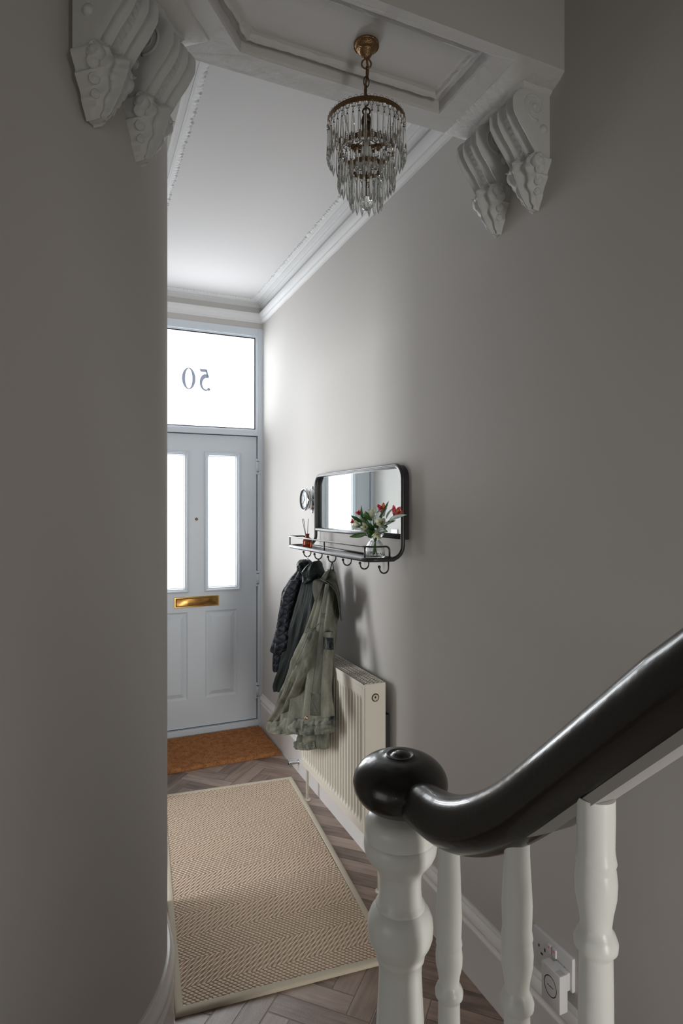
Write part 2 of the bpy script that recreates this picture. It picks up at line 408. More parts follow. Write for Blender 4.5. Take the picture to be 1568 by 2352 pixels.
# --- floor: herringbone planks, one mesh
def build_floor():
    bm = bmesh.new(); uvl = bm.loops.layers.uv.new('grain'); tl = bm.faces.layers.float.new('tone_f')
    W, L, g = 0.074, 0.296, 0.0015
    A = Vector((1, 1)).normalized(); B = Vector((-1, 1)).normalized(); org = Vector((0.779, 1.784))
    rng = random.Random(3)
    def plank(a0, b0, la, lb, along_a):
        a1, b1 = a0 + la, b0 + lb; a0 += g; b0 += g; a1 -= g; b1 -= g; e = 0.0016
        cs = [(a0, b0), (a1, b0), (a1, b1), (a0, b1)]; ci = [(a0 + e, b0 + e), (a1 - e, b0 + e), (a1 - e, b1 - e), (a0 + e, b1 - e)]
        P = lambda q, z: bm.verts.new((org.x + A.x * q[0] + B.x * q[1], org.y + A.y * q[0] + B.y * q[1], z))
        w_ = org + A * (a0 + a1) / 2 + B * (b0 + b1) / 2
        if not (-1.6 < w_.x < 1.4 and -2.7 < w_.y < 4.3): return
        lo = [P(q, -0.0007) for q in cs]; hi = [P(q, 0.0) for q in ci]
        tone = rng.random(); off = rng.random() * 40
        fs = [bm.faces.new(hi)] + [bm.faces.new((lo[k], lo[(k + 1) % 4], hi[(k + 1) % 4], hi[k])) for k in range(4)]
        loc = dict(zip(lo + hi, cs + ci))
        for f in fs:
            f[tl] = tone
            for lp in f.loops:
                a, b = loc[lp.vert]; lp[uvl].uv = (a + off, b + off) if along_a else (b + off, a + off)
    for i in range(-80, 81):
        for j in range(-14, 15):
            a = (i + 4 * j) * W; b = (i - 4 * j) * W
            plank(a, b, L, W, True); plank(a, b + W, W, L, False)
    for co, no in (((XR + 0.1, 0, 0), (1, 0, 0)), ((-1.6, 0, 0), (-1, 0, 0)), ((0, YF + 0.2, 0), (0, 1, 0)), ((0, -2.7, 0), (0, -1, 0))):
        bmesh.ops.bisect_plane(bm, geom=bm.verts[:] + bm.edges[:] + bm.faces[:], plane_co=co, plane_no=no, clear_outer=True)
    fl = len(bm.faces)
    box(bm, -1.6, XR + 0.1, -2.7, YF + 0.2, -0.05, -0.0008)
    bm.faces.ensure_lookup_table()
    for f in bm.faces[fl:]: f.material_index = 1
    me = bpy.data.meshes.new('floor'); bmesh.ops.recalc_face_normals(bm, faces=bm.faces[:]); bm.to_mesh(me); bm.free()
    src = me.attributes['tone_f']; at = me.attributes.new('tone', 'FLOAT', 'FACE')
    for k in range(len(me.polygons)): at.data[k].value = src.data[k].value
    return struct(link('floor', me, [M['plank'], M['grout']]))
build_floor()

# --- beam between the stairwell and the hall, with a recessed soffit panel
def build_beam():
    Y0, Y1 = 1.205, 1.552
    bm = bmesh.new()
    out = [(XR + 0.02, Y0), (XR + 0.02, Y1), (0.20, Y1), (-0.25, Y0)]
    rec = [(0.957, 1.238), (0.957, 1.482), (0.372, 1.482), (0.169, 1.238)]
    nm = offset_path(rec, True)
    prof = [(0, 0), (0.003, 0.006), (0.006, 0.030), (0.014, 0.034), (0.020, 0.028), (0.024, 0.019), (0.029, 0.016), (0.034, 0.020), (0.037, 0.028), (0.044, 0.030)]
    rings = []
    big = [bm.verts.new((x, y, ZS)) for x, y in out]; top = [bm.verts.new((x, y, 4.3)) for x, y in out]
    N = 26; path = []
    for k in range(4):
        a, b = Vector(rec[k]), Vector(rec[(k + 1) % 4])
        for s in range(N): path.append((tuple(a.lerp(b, s / N)), nm[k].lerp(nm[(k + 1) % 4], s / N), k))
    for j, (p, z) in enumerate(prof):
        r = []
        for (q, m, k) in path:
            jit = noise.noise(Vector((q[0] * 40, q[1] * 40, j * 3.1))) * (0.0042 if j in (5, 6, 7, 8) else 0.0018)
            r.append(bm.verts.new((q[0] + m.x * (p + jit), q[1] + m.y * (p + jit), ZS + z + jit * 0.6)))
        rings.append(r)
    n = len(path)
    for A, B in zip(rings, rings[1:]):
        for k in range(n): bm.faces.new((A[k], A[(k + 1) % n], B[(k + 1) % n], B[k])).material_index = 1
    bm.faces.new(rings[-1]).material_index = 1
    for k in range(4):   # soffit border
        seg = [rings[0][(k * N + s) % n] for s in range(N + 1)]
        bm.faces.new([big[k], big[(k + 1) % 4]] + seg[::-1]).material_index = 1
        bm.faces.new((big[k], big[(k + 1) % 4], top[(k + 1) % 4], top[k]))
    bm.faces.new(top)
    struct(obj('trim_beam', bm, [M['wall'], M['soffit']]))
build_beam()

# --- imposts (capital mouldings under the beam ends)
IMP = [(-0.02, 2.598), (0, 2.599), (0.008, 2.601), (0.014, 2.606), (0.018, 2.612), (0.028, 2.614), (0.034, 2.617), (0.046, 2.622), (0.054, 2.629), (0.060, 2.632), (0.062, 2.6358), (-0.02, 2.6358)]
def impost_wob(i, j, p, z, q):
    if 1 <= j <= 9: k = noise.noise(Vector((q[0] * 45, q[1] * 45, j * 1.7))) * 0.0035; return p + k, z + k * 0.7
    return p, z
bm = bmesh.new(); sweep_xy(bm, densify([(XR + 0.001, 1.266), (XR - 0.080, 1.266), (XR - 0.080, 1.490), (XR + 0.001, 1.490)], 0.010), IMP, wob=impost_wob)
struct(obj('trim_impost_right', bm, M['plaster'], angle=40))
# on the left the pier is splayed: its face runs at about 40 degrees to the hall
LU = Vector((0.634, 0.773)); LN = Vector((0.773, -0.634)); LP = Vector((0.0945, 1.4520))   # point on the splayed face
bm = bmesh.new()
a = LP - LU * 0.30; b = LP + LU * 0.080; q2 = LN * 0.080
sweep_xy(bm, densify([(b - LN * 0.03).to_tuple(), (b + q2).to_tuple(), (a + q2).to_tuple(), (a - LN * 0.03).to_tuple()], 0.010), IMP, wob=impost_wob)
struct(obj('trim_impost_left', bm, M['plaster'], angle=40))

# --- hall cornice
CORN = [(0, 2.752), (0.010, 2.754), (0.020, 2.766), (0.020, 2.776), (0.030, 2.786), (0.034, 2.798), (0.034, 2.812), (0.022, 2.818), (0.006, 2.824),
        (0.005, 2.858), (0.014, 2.864), (0.024, 2.872), (0.030, 2.872), (0.034, 2.878), (0.052, 2.881), (0.056, 2.877), (0.062, 2.877), (0.066, 2.882), (0.082, 2.883), (0.088, 2.887), (0.089, 2.892)]
def corn_wob(i, j, p, z, q):
    if j >= 18:
        k = noise.noise(Vector((q[0] * 60, q[1] * 60, 5))) * 0.006 + 0.0035 * math.sin((q[0] + q[1]) * 2 * PI / 0.021)
        return p + k, z
    return p, z + noise.noise(Vector((q[0] * 9, q[1] * 9, j * 0.2))) * 0.0012
bm = bmesh.new()
R = sweep_xy(bm, densify([(XR, 1.54), (XR, YF), (XH, YF), (XH, 1.54)], 0.006), CORN, wob=corn_wob)
bm.faces.ensure_lookup_table()
nseg = len(CORN) - 1
for k, f in enumerate(bm.faces):
    if k % nseg == 8 and k < (len(R) - 1) * nseg: f.material_index = 1
struct(obj('trim_cornice', bm, [M['cornice'], M['wall']], angle=35))

# --- skirting boards
SK = [(0, 0.226), (0.007, 0.226), (0.010, 0.221), (0.010, 0.214), (0.017, 0.206), (0.021, 0.198), (0.021, 0.190), (0.013, 0.182), (0.012, 0.176), (0.019, 0.170), (0.021, 0.164), (0.018, 0.156), (0.018, 0.0)]
bm = bmesh.new(); sweep_xy(bm, [(XR, -2.6), (XR, YF)], SK); struct(obj('baseboard_right', bm, M['trim'], angle=40))
bm = bmesh.new(); sweep_xy(bm, [(XH, 2.35), (XH, 2.34), (XL, 1.96)] + arc + [(-1.5, PC[1] - PR)], [(p, z * 1.22) for p, z in SK]); sweep_xy(bm, [(XH, YF), (XH, 3.15)], [(p, z * 1.22) for p, z in SK])
struct(obj('baseboard_left', bm, M['trim'], angle=40))

# ------------------------------------------------------------------ front door and fanlight
YD = 4.0
def build_door():
    xl, xr, zt, zb, xc = 0.311, 1.121, 1.980, 0.058, 0.716
    root = struct(thing('door_1', '', '', (xc, YD, zb))); del root['label']; del root['category']
    y = YD + 0.012; D = 0.044
    op = [(0.7665, 1.0095, 0.941, 1.869), (2 * xc - 1.0095, 2 * xc - 0.7665, 0.941, 1.869)]
    pn = [(0.774, 0.984, 0.240, 0.814), (2 * xc - 0.984, 2 * xc - 0.774, 0.240, 0.814)]
    bm = bmesh.new()
    # face of the leaf as a grid with holes
    xs = sorted({xl, xr, *[v for q in op + pn for v in q[:2]]}); zs = sorted({zb, zt, 0.240, 0.814, 0.941, 1.869})
    for i in range(len(xs) - 1):
        for j in range(len(zs) - 1):
            mx, mz = (xs[i] + xs[i + 1]) / 2, (zs[j] + zs[j + 1]) / 2
            if any(q[0] < mx < q[1] and q[2] < mz < q[3] for q in op + pn): continue
            bm.faces.new([bm.verts.new(v) for v in ((xs[i], y, zs[j]), (xs[i + 1], y, zs[j]), (xs[i + 1], y, zs[j + 1]), (xs[i], y, zs[j + 1]))])
    rect_sweep(bm, xl, xr, zb, zt, [(0, 0), (0, D)], y)
    for q in pn: rect_sweep(bm, *q, [(0, 0), (0.004, 0.006), (0.012, 0.009), (0.018, 0.009), (0.040, 0.001), (0.043, 0.0)], y, fill=True)
    bmesh.ops.remove_doubles(bm, verts=bm.verts[:], dist=1e-5)
    obj('door_leaf', bm, M['upvc'], root)
    for q in op:
        bm = bmesh.new(); rect_sweep(bm, *q, [(0, 0.002), (0.001, -0.008), (0.008, -0.013), (0.014, -0.010), (0.018, -0.002), (0.024, -0.001), (0.028, 0.010), (0.031, 0.012), (0.031, 0.03)], y)
        obj('glazing_bead', bm, M['upvc'], root)
        bm = bmesh.new(); box(bm, q[0] + 0.02, q[1] - 0.02, y + 0.018, y + 0.024, q[2] + 0.02, q[3] - 0.02)
        obj('frosted_pane', bm, M['pane'], root)
    # letter plate
    bm = bmesh.new(); cz = 0.880; x0, x1 = 0.572, 0.862
    box(bm, x0, x1, y - 0.006, y + 0.001, cz - 0.034, cz + 0.034, 0.002)
    lp = obj('letter_plate', bm, M['brass'], root)
    # flap, slightly rippled so that it mirrors the hall unevenly
    bm = bmesh.new(); NX, NZ = 40, 10; grid = []
    for i in range(NX + 1):
        col = []
        for j in range(NZ + 1):
            u, v = i / NX, j / NZ
            d = 0.0016 * noise.noise(Vector((u * 3.2, v * 1.3, 2.0)))
            col.append(bm.verts.new((x0 + 0.010 + u * (x1 - x0 - 0.020), y - 0.0095 - d, cz - 0.026 + v * 0.052)))
        grid.append(col)
    for i in range(NX):
        for j in range(NZ): bm.faces.new((grid[i][j], grid[i + 1][j], grid[i + 1][j + 1], grid[i][j + 1]))
    bmesh.ops.solidify(bm, geom=bm.faces[:], thickness=-0.003)
    obj('letter_flap', bm, M['brass'], root, smooth=True)
    bm = bmesh.new(); lathe(bm, [(0, -0.008), (0.005, -0.008), (0.008, -0.005), (0.010, 0), (0.010, 0.002)], 20, M4=Matrix.Translation((xc, y, 1.422)) @ Matrix.Rotation(-PI / 2, 4, 'X') )
    obj('door_viewer', bm, M['oldbrass'], root, smooth=True)
    for hz in (1.776, 1.014, 0.250):
        bm = bmesh.new(); box(bm, 1.112, 1.136, y - 0.018, y + 0.004, hz - 0.053, hz + 0.053, 0.004)
        h = obj('hinge', bm, M['upvc'], root)
        bm = bmesh.new(); tube(bm, [(1.124, y - 0.019, hz - 0.034), (1.124, y - 0.019, hz + 0.034)], 0.0085, 12); obj('hinge_knuckle', bm, M['upvc'], h, smooth=True)
        bm = bmesh.new(); box(bm, 1.116, 1.1325, y - 0.0275, y - 0.012, hz + 0.034, hz + 0.0365); box(bm, 1.116, 1.1325, y - 0.0275, y - 0.012, hz - 0.0365, hz - 0.034); obj('hinge_gap', bm, M['slot'], h)
    return root
build_door()

def build_frame():
    root = struct(thing('window_1', '', '', (0.70, YD, 1.98))); del root['label']; del root['category']
    y = YD - 0.012
    # jambs, head, transom bar and sill of the door set
    bm = bmesh.new(); box(bm, 1.126, XR + 0.002, y, y + 0.09, 0, 2.714, 0.002); box(bm, XH - 0.002, 0.306, y, y + 0.09, 0, 2.714, 0.002)
    box(bm, 0.306, 1.126, y, y + 0.09, 1.985, 2.016, 0.002); box(bm, 0.306, 1.126, y, y + 0.09, 2.668, 2.714, 0.002)
    box(bm, 0.306, 1.126, y - 0.002, y + 0.09, 0.0, 0.052, 0.003)
    obj('door_frame', bm, M['upvc'], root)
    bm = bmesh.new(); box(bm, 0.30, 1.13, YD + 0.058, YD + 0.065, 0.03, 2.0); obj('dark_gap_backing', bm, M['gap'], root)  # black sheet put in for the shade in the gap round the leaf
    g = (0.306, 1.126, 2.014, 2.670)
    bm = bmesh.new(); rect_sweep(bm, *g, [(0, 0.003), (0.006, 0.003), (0.008, 0.008), (0.016, 0.012), (0.0165, 0.03)], y)
    obj('glazing_bead', bm, M['upvc'], root)
    bm = bmesh.new(); rect_sweep(bm, *g, [(0.0150, 0.016), (0.0215, 0.016), (0.0215, 0.03)], y); obj('gasket', bm, M['gap'], root)
    bm = bmesh.new(); box(bm, g[0] + 0.010, g[1] - 0.010, y + 0.024, y + 0.030, g[2] + 0.010, g[3] - 0.010); obj('frosted_pane', bm, M['pane'], root)
    # mirrored "50": it reads the right way round from the street
    yn = y + 0.0190
    def ring(bm, cx, cz, aw, ah, tw, th, n=48, a0=0, a1=2 * PI):
        pass
    bm = bmesh.new(); n = 56; cx, cz = 0.665, 2.341; o_, i_ = [], []
    for k in range(n):
        a = 2 * PI * k / n
        o_.append(bm.verts.new((cx + 0.0435 * math.cos(a), yn, cz + 0.0705 * math.sin(a))))
        i_.append(bm.verts.new((cx + 0.0230 * math.cos(a), yn, cz + 0.0640 * math.sin(a))))
    for k in range(n): bm.faces.new((o_[k], o_[(k + 1) % n], i_[(k + 1) % n], i_[k]))
    # mirrored five
    def five(u, v): return (0.806 - (u) * 0.072, yn, 2.272 + v * 0.138)     # u to the right when read correctly
    def band(pts):     # pts: (u, v, halfwidth_u, halfwidth_v)
        prev = None
        for (u, v, du, dv) in pts:
            a, b = bm.verts.new(five(u - du, v - dv)), bm.verts.new(five(u + du, v + dv))
            if prev: bm.faces.new((prev[0], prev[1], b, a))
            prev = (a, b)
    bm.faces.new([bm.verts.new(five(*q)) for q in ((0.33, 1.01), (0.98, 1.01), (0.90, 0.87), (0.31, 0.87))])
    bm.faces.new([bm.verts.new(five(*q)) for q in ((0.31, 1.0), (0.46, 0.93), (0.30, 0.66), (0.13, 0.60))])
    arcp = []
    for k in range(25):
        a = math.radians(118 - 222 * k / 24)
        w_ = 0.135 * max(0.38, math.cos((k - 8) / 24 * 2.4)) 
        arcp.append((0.40 + 0.46 * math.cos(a), 0.34 + 0.34 * math.sin(a), w_ * math.cos(a), w_ * 0.8 * math.sin(a)))
    band([(0.16, 0.64, 0.0, 0.02)] + arcp)
    lathe(bm, [(0, 0), (0.0105, 0)], 14, cap=False, M4=Matrix.Translation(Vector(five(0.16, 0.055)) ) @ Matrix.Rotation(PI / 2, 4, 'X'))
    bmesh.ops.solidify(bm, geom=bm.faces[:], thickness=0.0006)
    obj('house_number', bm, M['numeral'], root)
build_frame()

# ------------------------------------------------------------------ corbels
PROF = [(2.616, 0.050), (2.604, 0.078), (2.588, 0.097), (2.568, 0.107), (2.545, 0.106), (2.527, 0.097), (2.510, 0.086), (2.487, 0.067), (2.463, 0.050), (2.447, 0.040),
        (2.440, 0.046), (2.430, 0.058), (2.415, 0.062), (2.400, 0.058), (2.385, 0.050), (2.372, 0.046), (2.358, 0.038), (2.345, 0.030), (2.334, 0.024), (2.324, 0.012)]
def make_corbel(label, origin, U, Nn, seed):
    """local frame: U along the wall, Nn out of it"""
    root = thing('scroll_corbel', label, 'corbel', (origin[0], origin[1], 2.324), group='plaster corbels carrying the beam')
    U, Nn = Vector((*U, 0)), Vector((*Nn, 0)); O = Vector((origin[0], origin[1], 0))
    hw = 0.054; NU, NZ = 72, 120
    ztop, zmid, zbot = 2.618, 2.444, 2.322
    def ribs(s):    # s in -1..1, raised rims, two inner ridges, beaded middle
        a = abs(s); r = 0.0
        r += 0.010 * math.exp(-((a - 0.90) / 0.10) ** 2)
        r += 0.008 * math.exp(-((a - 0.34) / 0.07) ** 2)
        r -= 0.007 * math.exp(-((a - 0.62) / 0.13) ** 2)
        r -= 0.006 * math.exp(-(a / 0.2) ** 2)
        return r
    bm = bmesh.new(); G = []
    for j in range(NZ + 1):
        z = ztop - (ztop - zmid + 0.012) * j / NZ
        p = interp(PROF, z)[0]; row = []
        for i in range(NU + 1):
            s = -1 + 2 * i / NU
            bead = 0.005 * max(0, 1 - (s / 0.16) ** 2) * (abs(math.sin(PI * (z - zmid) / 0.0135))) if abs(s) < 0.16 else 0
            fade = min(1, max(0, (ztop - z) / 0.02))
            q = p + (ribs(s) * fade + bead * fade) * (0.6 + 0.6 * p / 0.1) - 0.012 * max(0, abs(s) - 0.93) / 0.07
            row.append(bm.verts.new(O + U * (s * hw) + Nn * max(0.004, q) + Vector((0, 0, z))))
        G.append(row)
    for j in range(NZ):
        for i in range(NU): bm.faces.new((G[j][i], G[j][i + 1], G[j + 1][i + 1], G[j + 1][i]))
    # cheeks and closing faces
    def back(v): c = v.co; d = (c - O).dot(Nn); return bm.verts.new(c - Nn * (d + 0.015))
    for side in (0, NU):
        bk = [back(G[j][side]) for j in range(NZ + 1)]
        for j in range(NZ): bm.faces.new((G[j][side], G[j + 1][side], bk[j + 1], bk[j]))
    for row in (G[0], G[-1]):
        bk = [back(v) for v in row]
        for i in range(NU): bm.faces.new((row[i], row[i + 1], bk[i + 1], bk[i]))
    bmesh.ops.remove_doubles(bm, verts=bm.verts[:], dist=1e-5)
    obj('scroll', bm, M['corbel'], root, angle=50)
    # volutes carved on the cheeks
    for sgn in (-1, 1):
        bm = bmesh.new(); pts = []; rr = []
        for k in range(60):
            t = k / 59; a = -PI * 0.6 + t * 3.6 * PI; r = 0.033 * (1 - t) ** 0.9 + 0.004
            pts.append(O + U * (sgn * (hw - 0.001)) + Nn * (0.052 + r * math.cos(a) * 0.95) + Vector((0, 0, 2.562 + r * math.sin(a))))
            rr.append(0.0042 * (1 - 0.35 * t))
        tube(bm, pts, rr, 8)
        M_ = Matrix.Translation(O + U * sgn * hw + Nn * 0.052 + Vector((0, 0, 2.562)))
        sphere(bm, O + U * sgn * (hw - 0.002) + Nn * 0.052 + Vector((0, 0, 2.562)), 0.0085)
        sphere(bm, O + U * sgn * (hw - 0.004) + Nn * 0.022 + Vector((0, 0, 2.508)), 0.013, (1, 1, 1))
        obj('volute', bm, M['corbel'], root, smooth=True)
        # lower side curl
        bm = bmesh.new(); ax = U * sgn
        c = O + Nn * 0.036 + Vector((0, 0, 2.424)) + U * sgn * (hw - 0.012)
        q = Vector((0, 0, 1)).rotation_difference(ax).to_matrix().to_4x4()
        lathe(bm, [(0, 0.021), (0.006, 0.021), (0.009, 0.017), (0.013, 0.0185), (0.018, 0.015), (0.0195, 0.008), (0.0185, -0.01)], 24, M4=Matrix.Translation(c) @ q)
        obj('curl', bm, M['corbel'], root, smooth=True)
    # acanthus leaf
    bm = bmesh.new(); G = []; NZ2, NU2 = 110, 64; rng = random.Random(seed); ph = rng.random() * 6
    for j in range(NZ2 + 1):
        t = j / NZ2; z = 2.452 - t * (2.452 - 2.318)
        p = interp(PROF, z)[0]
        env = interp([(0, 0.70), (0.12, 0.95), (0.28, 0.98), (0.45, 0.80), (0.60, 0.66), (0.75, 0.50), (0.88, 0.38), (1.0, 0.22)], t)[0]
        row = []
        for i in range(NU2 + 1):
            s = -1 + 2 * i / NU2; a = abs(s)
            lobe = 1 + 0.11 * math.sin((t - 0.12 * a) * 2 * PI * 3.2 + ph * 0.1) * a ** 4
            x = s * hw * 1.04 * env * lobe
            veins = (0.0045 * math.cos(a * 9.5) * (1 - 0.4 * t) + 0.0062 * math.sin((t - 0.42 * a) * 2 * PI * 3.2) * a * (1.1 - t)) * 1.3
            cen = 0.010 * math.exp(-(s / 0.13) ** 2)
            curl = 0.010 * math.exp(-((t - 0.10) / 0.10) ** 2) * (1 - 0.3 * a)
            n_ = 0.0030 * noise.noise(Vector((x * 90, z * 90, seed * 3.3)))
            q = p * (1 - 0.30 * a ** 2) + veins + cen + curl + n_ + 0.002
            row.append(bm.verts.new(O + U * x + Nn * max(0.003, q) + Vector((0, 0, z + 0.004 * a ** 4 * math.sin((t - 0.12 * a) * 2 * PI * 3.2)))))
        G.append(row)
    for j in range(NZ2):
        for i in range(NU2): bm.faces.new((G[j][i], G[j][i + 1], G[j + 1][i + 1], G[j + 1][i]))
    edge = [G[j][0] for j in range(NZ2 + 1)] + G[-1][1:] + [G[j][NU2] for j in range(NZ2 - 1, -1, -1)] + G[0][1:-1][::-1]
    bk = [back(v) for v in edge]; n = len(edge)
    for k in range(n): bm.faces.new((edge[k], edge[(k + 1) % n], bk[(k + 1) % n], bk[k]))
    obj('acanthus_leaf', bm, M['corbel'], root, angle=60)
    for sgn in (-1, 1):
        for (t, rr, pp) in ((0.16, 0.0125, 0.034), (0.36, 0.0135, 0.028), (0.55, 0.0115, 0.022), (0.73, 0.0095, 0.017)):
            z = 2.452 - t * 0.134; e_ = interp([(0, 0.70), (0.12, 0.95), (0.28, 0.98), (0.45, 0.80), (0.60, 0.66), (0.75, 0.50), (0.88, 0.38), (1.0, 0.22)], t)[0] * hw
            bm = bmesh.new(); q = Vector((0, 0, 1)).rotation_difference((U * sgn * 0.75 + Nn * 0.5 + Vector((0, 0, -0.25))).normalized()).to_matrix().to_4x4()
            lathe(bm, [(0, rr * 0.50), (rr * 0.35, rr * 0.42), (rr * 0.55, rr * 0.30), (rr * 0.80, rr * 0.42), (rr, rr * 0.15), (rr * 0.9, -rr * 0.4), (rr * 0.5, -rr * 0.9), (0, -rr)], 16, M4=Matrix.Translation(O + U * (sgn * (e_ + rr * 0.10)) + Nn * (pp + 0.004) + Vector((0, 0, z))) @ q, cap=False)
            obj('leaf_lobe', bm, M['corbel'], root, smooth=True)
    return root
make_corbel('white plaster scroll corbel on right wall, the one closer to the stairs', (XR, 1.312), (0, 1), (-1, 0), 1)
make_corbel('white plaster scroll corbel on right wall, the one nearer the front door', (XR, 1.472), (0, 1), (-1, 0), 2)
c1 = LP - LU * 0.092; c2 = LP + LU * 0.066
make_corbel('white plaster scroll corbel on rounded left wall, at the picture edge', (c1.x, c1.y), LU, LN, 3)
make_corbel('white plaster scroll corbel on rounded left wall, beside hall cornice', (c2.x, c2.y), LU, LN, 4)

# ------------------------------------------------------------------ chandelier
def build_chandelier():
    C = Vector((0.663, 1.36, 0)); zt = ZS + 0.024
    root = thing('chandelier', 'tiered crystal prism chandelier hanging from panelled beam on brass chain', 'chandelier', (C.x, C.y, 2.24))
    bm = bmesh.new()
    lathe(bm, [(0.032, zt), (0.032, zt - 0.003), (0.031, zt - 0.005), (0.029, zt - 0.005), (0.025, zt - 0.012), (0.020, zt - 0.016), (0.017, zt - 0.016), (0.016, zt - 0.020), (0.013, zt - 0.028), (0.009, zt - 0.033), (0.006, zt - 0.038), (0, zt - 0.038)], 40, c=C)
    can = obj('ceiling_rose', bm, M['oldbrass'], root, smooth=True)
    bm = bmesh.new()
    for k in range(60):
        a = 2 * PI * k / 60; sphere(bm, C + Vector((0.0308 * math.cos(a), 0.0308 * math.sin(a), zt - 0.0055)), 0.0014, u=6, v=4)
    obj('beading', bm, M['oldbrass'], can)
    # hanging ring, chain, flex
    def chain_link(bm, c, L, W, r, ax):
        pts = []
        for k in range(24):
            a = 2 * PI * k / 24; pts.append(c + ax * (W * math.cos(a)) + Vector((0, 0, L * math.sin(a))))
        tube(bm, pts, r, 6, closed=True)
    bm = bmesh.new(); chain_link(bm, C + Vector((0, 0, zt - 0.049)), 0.012, 0.012, 0.0024, Vector((0.9, -0.4, 0)).normalized()); obj('hanging_loop', bm, M['oldbrass'], root, smooth=True)
    bm = bmesh.new(); z = zt - 0.070; k = 0
    while z > 2.500:
        ax = Vector((0.92, -0.4, 0)) if k % 2 else Vector((0.4, 0.92, 0)); chain_link(bm, C + Vector((0, 0, z)), 0.014, 0.0065, 0.0014, ax.normalized()); z -= 0.0235; k += 1
    obj('chain', bm, M['darkbrass'], root, smooth=True)
    bm = bmesh.new(); tube(bm, smooth_path([C + Vector((0.001, 0, zt - 0.036)), C + Vector((0.005, 0.001, zt - 0.07)), C + Vector((-0.003, 0.001, zt - 0.11)), C + Vector((-0.001, 0, 2.485))], 8), 0.0030, 8); obj('flex', bm, M['oldbrass'], root, smooth=True)
    bm = bmesh.new(); chain_link(bm, C + Vector((0, 0, 2.492)), 0.009, 0.009, 0.0022, Vector((0.9, -0.4, 0)).normalized())
    lathe(bm, [(0.004, 2.486), (0.010, 2.480), (0.013, 2.470), (0.013, 2.462), (0, 2.462)], 20, c=C)
    lathe(bm, [(0.011, 2.462), (0.011, 2.425), (0.008, 2.42), (0, 2.42)], 20, c=C); obj('lamp_holder', bm, M['darkbrass'], root, smooth=True)
    bm = bmesh.new(); lathe(bm, [(0, 2.425), (0.008, 2.425), (0.011, 2.405), (0.016, 2.385), (0.018, 2.368), (0.015, 2.352), (0.008, 2.343), (0, 2.341)], 20, c=C, cap=False)
    obj('bulb', bm, mat('bulb_glass', (0.75, 0.76, 0.76), 0.2, coat=0.5), root, smooth=True)
    tiers = [(0.096, 2.460, 40, 0.0), (0.068, 2.393, 28, 0.11), (0.040, 2.350, 16, 0.2)]
    for (R_, z, n, ph) in tiers:
        bm = bmesh.new(); lathe(bm, [(R_ + 0.0015, z - 0.006), (R_ + 0.002, z + 0.006), (R_ - 0.001, z + 0.006), (R_ - 0.001, z - 0.006), (R_ + 0.0015, z - 0.006)], 72, c=C, cap=False)
        ring = obj('tier_ring', bm, M['oldbrass'], root, smooth=False)
        bm = bmesh.new()
        for k in range(n):
            a = 2 * PI * (k + 0.5) / n; e = Vector((math.cos(a), math.sin(a), 0)); t = Vector((-e.y, e.x, 0))
            tube(bm, [C + e * (R_ + 0.001) + t * (0.0045 * math.cos(q)) + Vector((0, 0, z + 0.007 + 0.0040 * math.sin(q))) for q in [i * PI / 5 for i in range(10)]], 0.00045, 4, closed=True)
        obj('wire_edging', bm, M['darkbrass'], ring)
    # gallery ring round the bulb, chains between tiers
    bm = bmesh.new(); lathe(bm, [(0.042, 2.410), (0.042, 2.419), (0.0405, 2.419), (0.0405, 2.410), (0.042, 2.410)], 48, c=C, cap=False); obj('tier_ring', bm, M['oldbrass'], root)
    for (R0, z0, R1, z1) in ((0.094, 2.456, 0.068, 2.398), (0.066, 2.388, 0.040, 2.354)):
        for k in range(4):
            bm = bmesh.new(); a = 2 * PI * (k + 0.3) / 4; e = Vector((math.cos(a), math.sin(a), 0))
            m_ = int(math.hypot(R0 - R1, z0 - z1) / 0.008)
            for q in range(m_):
                f = (q + 0.5) / m_; c = C + e * (R0 + (R1 - R0) * f) + Vector((0, 0, z0 + (z1 - z0) * f))
                ax = Vector((-e.y, e.x, 0)) if q % 2 else e
                tube(bm, [c + ax * (0.0022 * math.cos(i * PI / 4)) + Vector((0, 0, 0.0052 * math.sin(i * PI / 4))) for i in range(8)], 0.0006, 4, closed=True)
            obj('tier_chain', bm, M['darkbrass'], root)
    bm = bmesh.new(); tube(bm, [C + Vector((0, 0, 2.424)), C + Vector((0, 0, 2.345))], 0.0012, 6)
    for k in range(3):
        a = 2 * PI * k / 3; e = Vector((math.cos(a), math.sin(a), 0)); tube(bm, [C + Vector((0, 0, 2.424)) + e * 0.009, C + Vector((0, 0, 2.415)) + e * 0.041], 0.0012, 6)
        tube(bm, [C + Vector((0, 0, 2.350)) + e * 0.002, C + Vector((0, 0, 2.350)) + e * 0.04], 0.0009, 6)
    tube(bm, [C + Vector((0, 0, 2.350)), C + Vector((0, 0, 2.278))], 0.0014, 6)
    obj('centre_rod', bm, M['darkbrass'], root)
    # one prism and one bead per kind, copied round the tiers
    bm = bmesh.new(); lathe(bm, [(0, 0.001), (0.0024, 0), (0.0028, -0.004), (0.0050, -0.046), (0.0053, -0.054), (0.0040, -0.063), (0, -0.077)], 6); bm_p = bpy.data.meshes.new('prism'); bmesh.ops.recalc_face_normals(bm, faces=bm.faces[:]); bm.to_mesh(bm_p); bm.free(); bm_p.materials.append(M['crystal'])
    bm = bmesh.new(); lathe(bm, [(0, 0.0062), (0.0042, 0.0046), (0.0066, 0.0), (0.0042, -0.0046), (0, -0.0062)], 8, M4=Matrix.Diagonal((0.6, 1, 1, 1)))
    bm_b = bpy.data.meshes.new('bead'); bmesh.ops.recalc_face_normals(bm, faces=bm.faces[:]); bm.to_mesh(bm_b); bm.free(); bm_b.materials.append(M['crystal'])
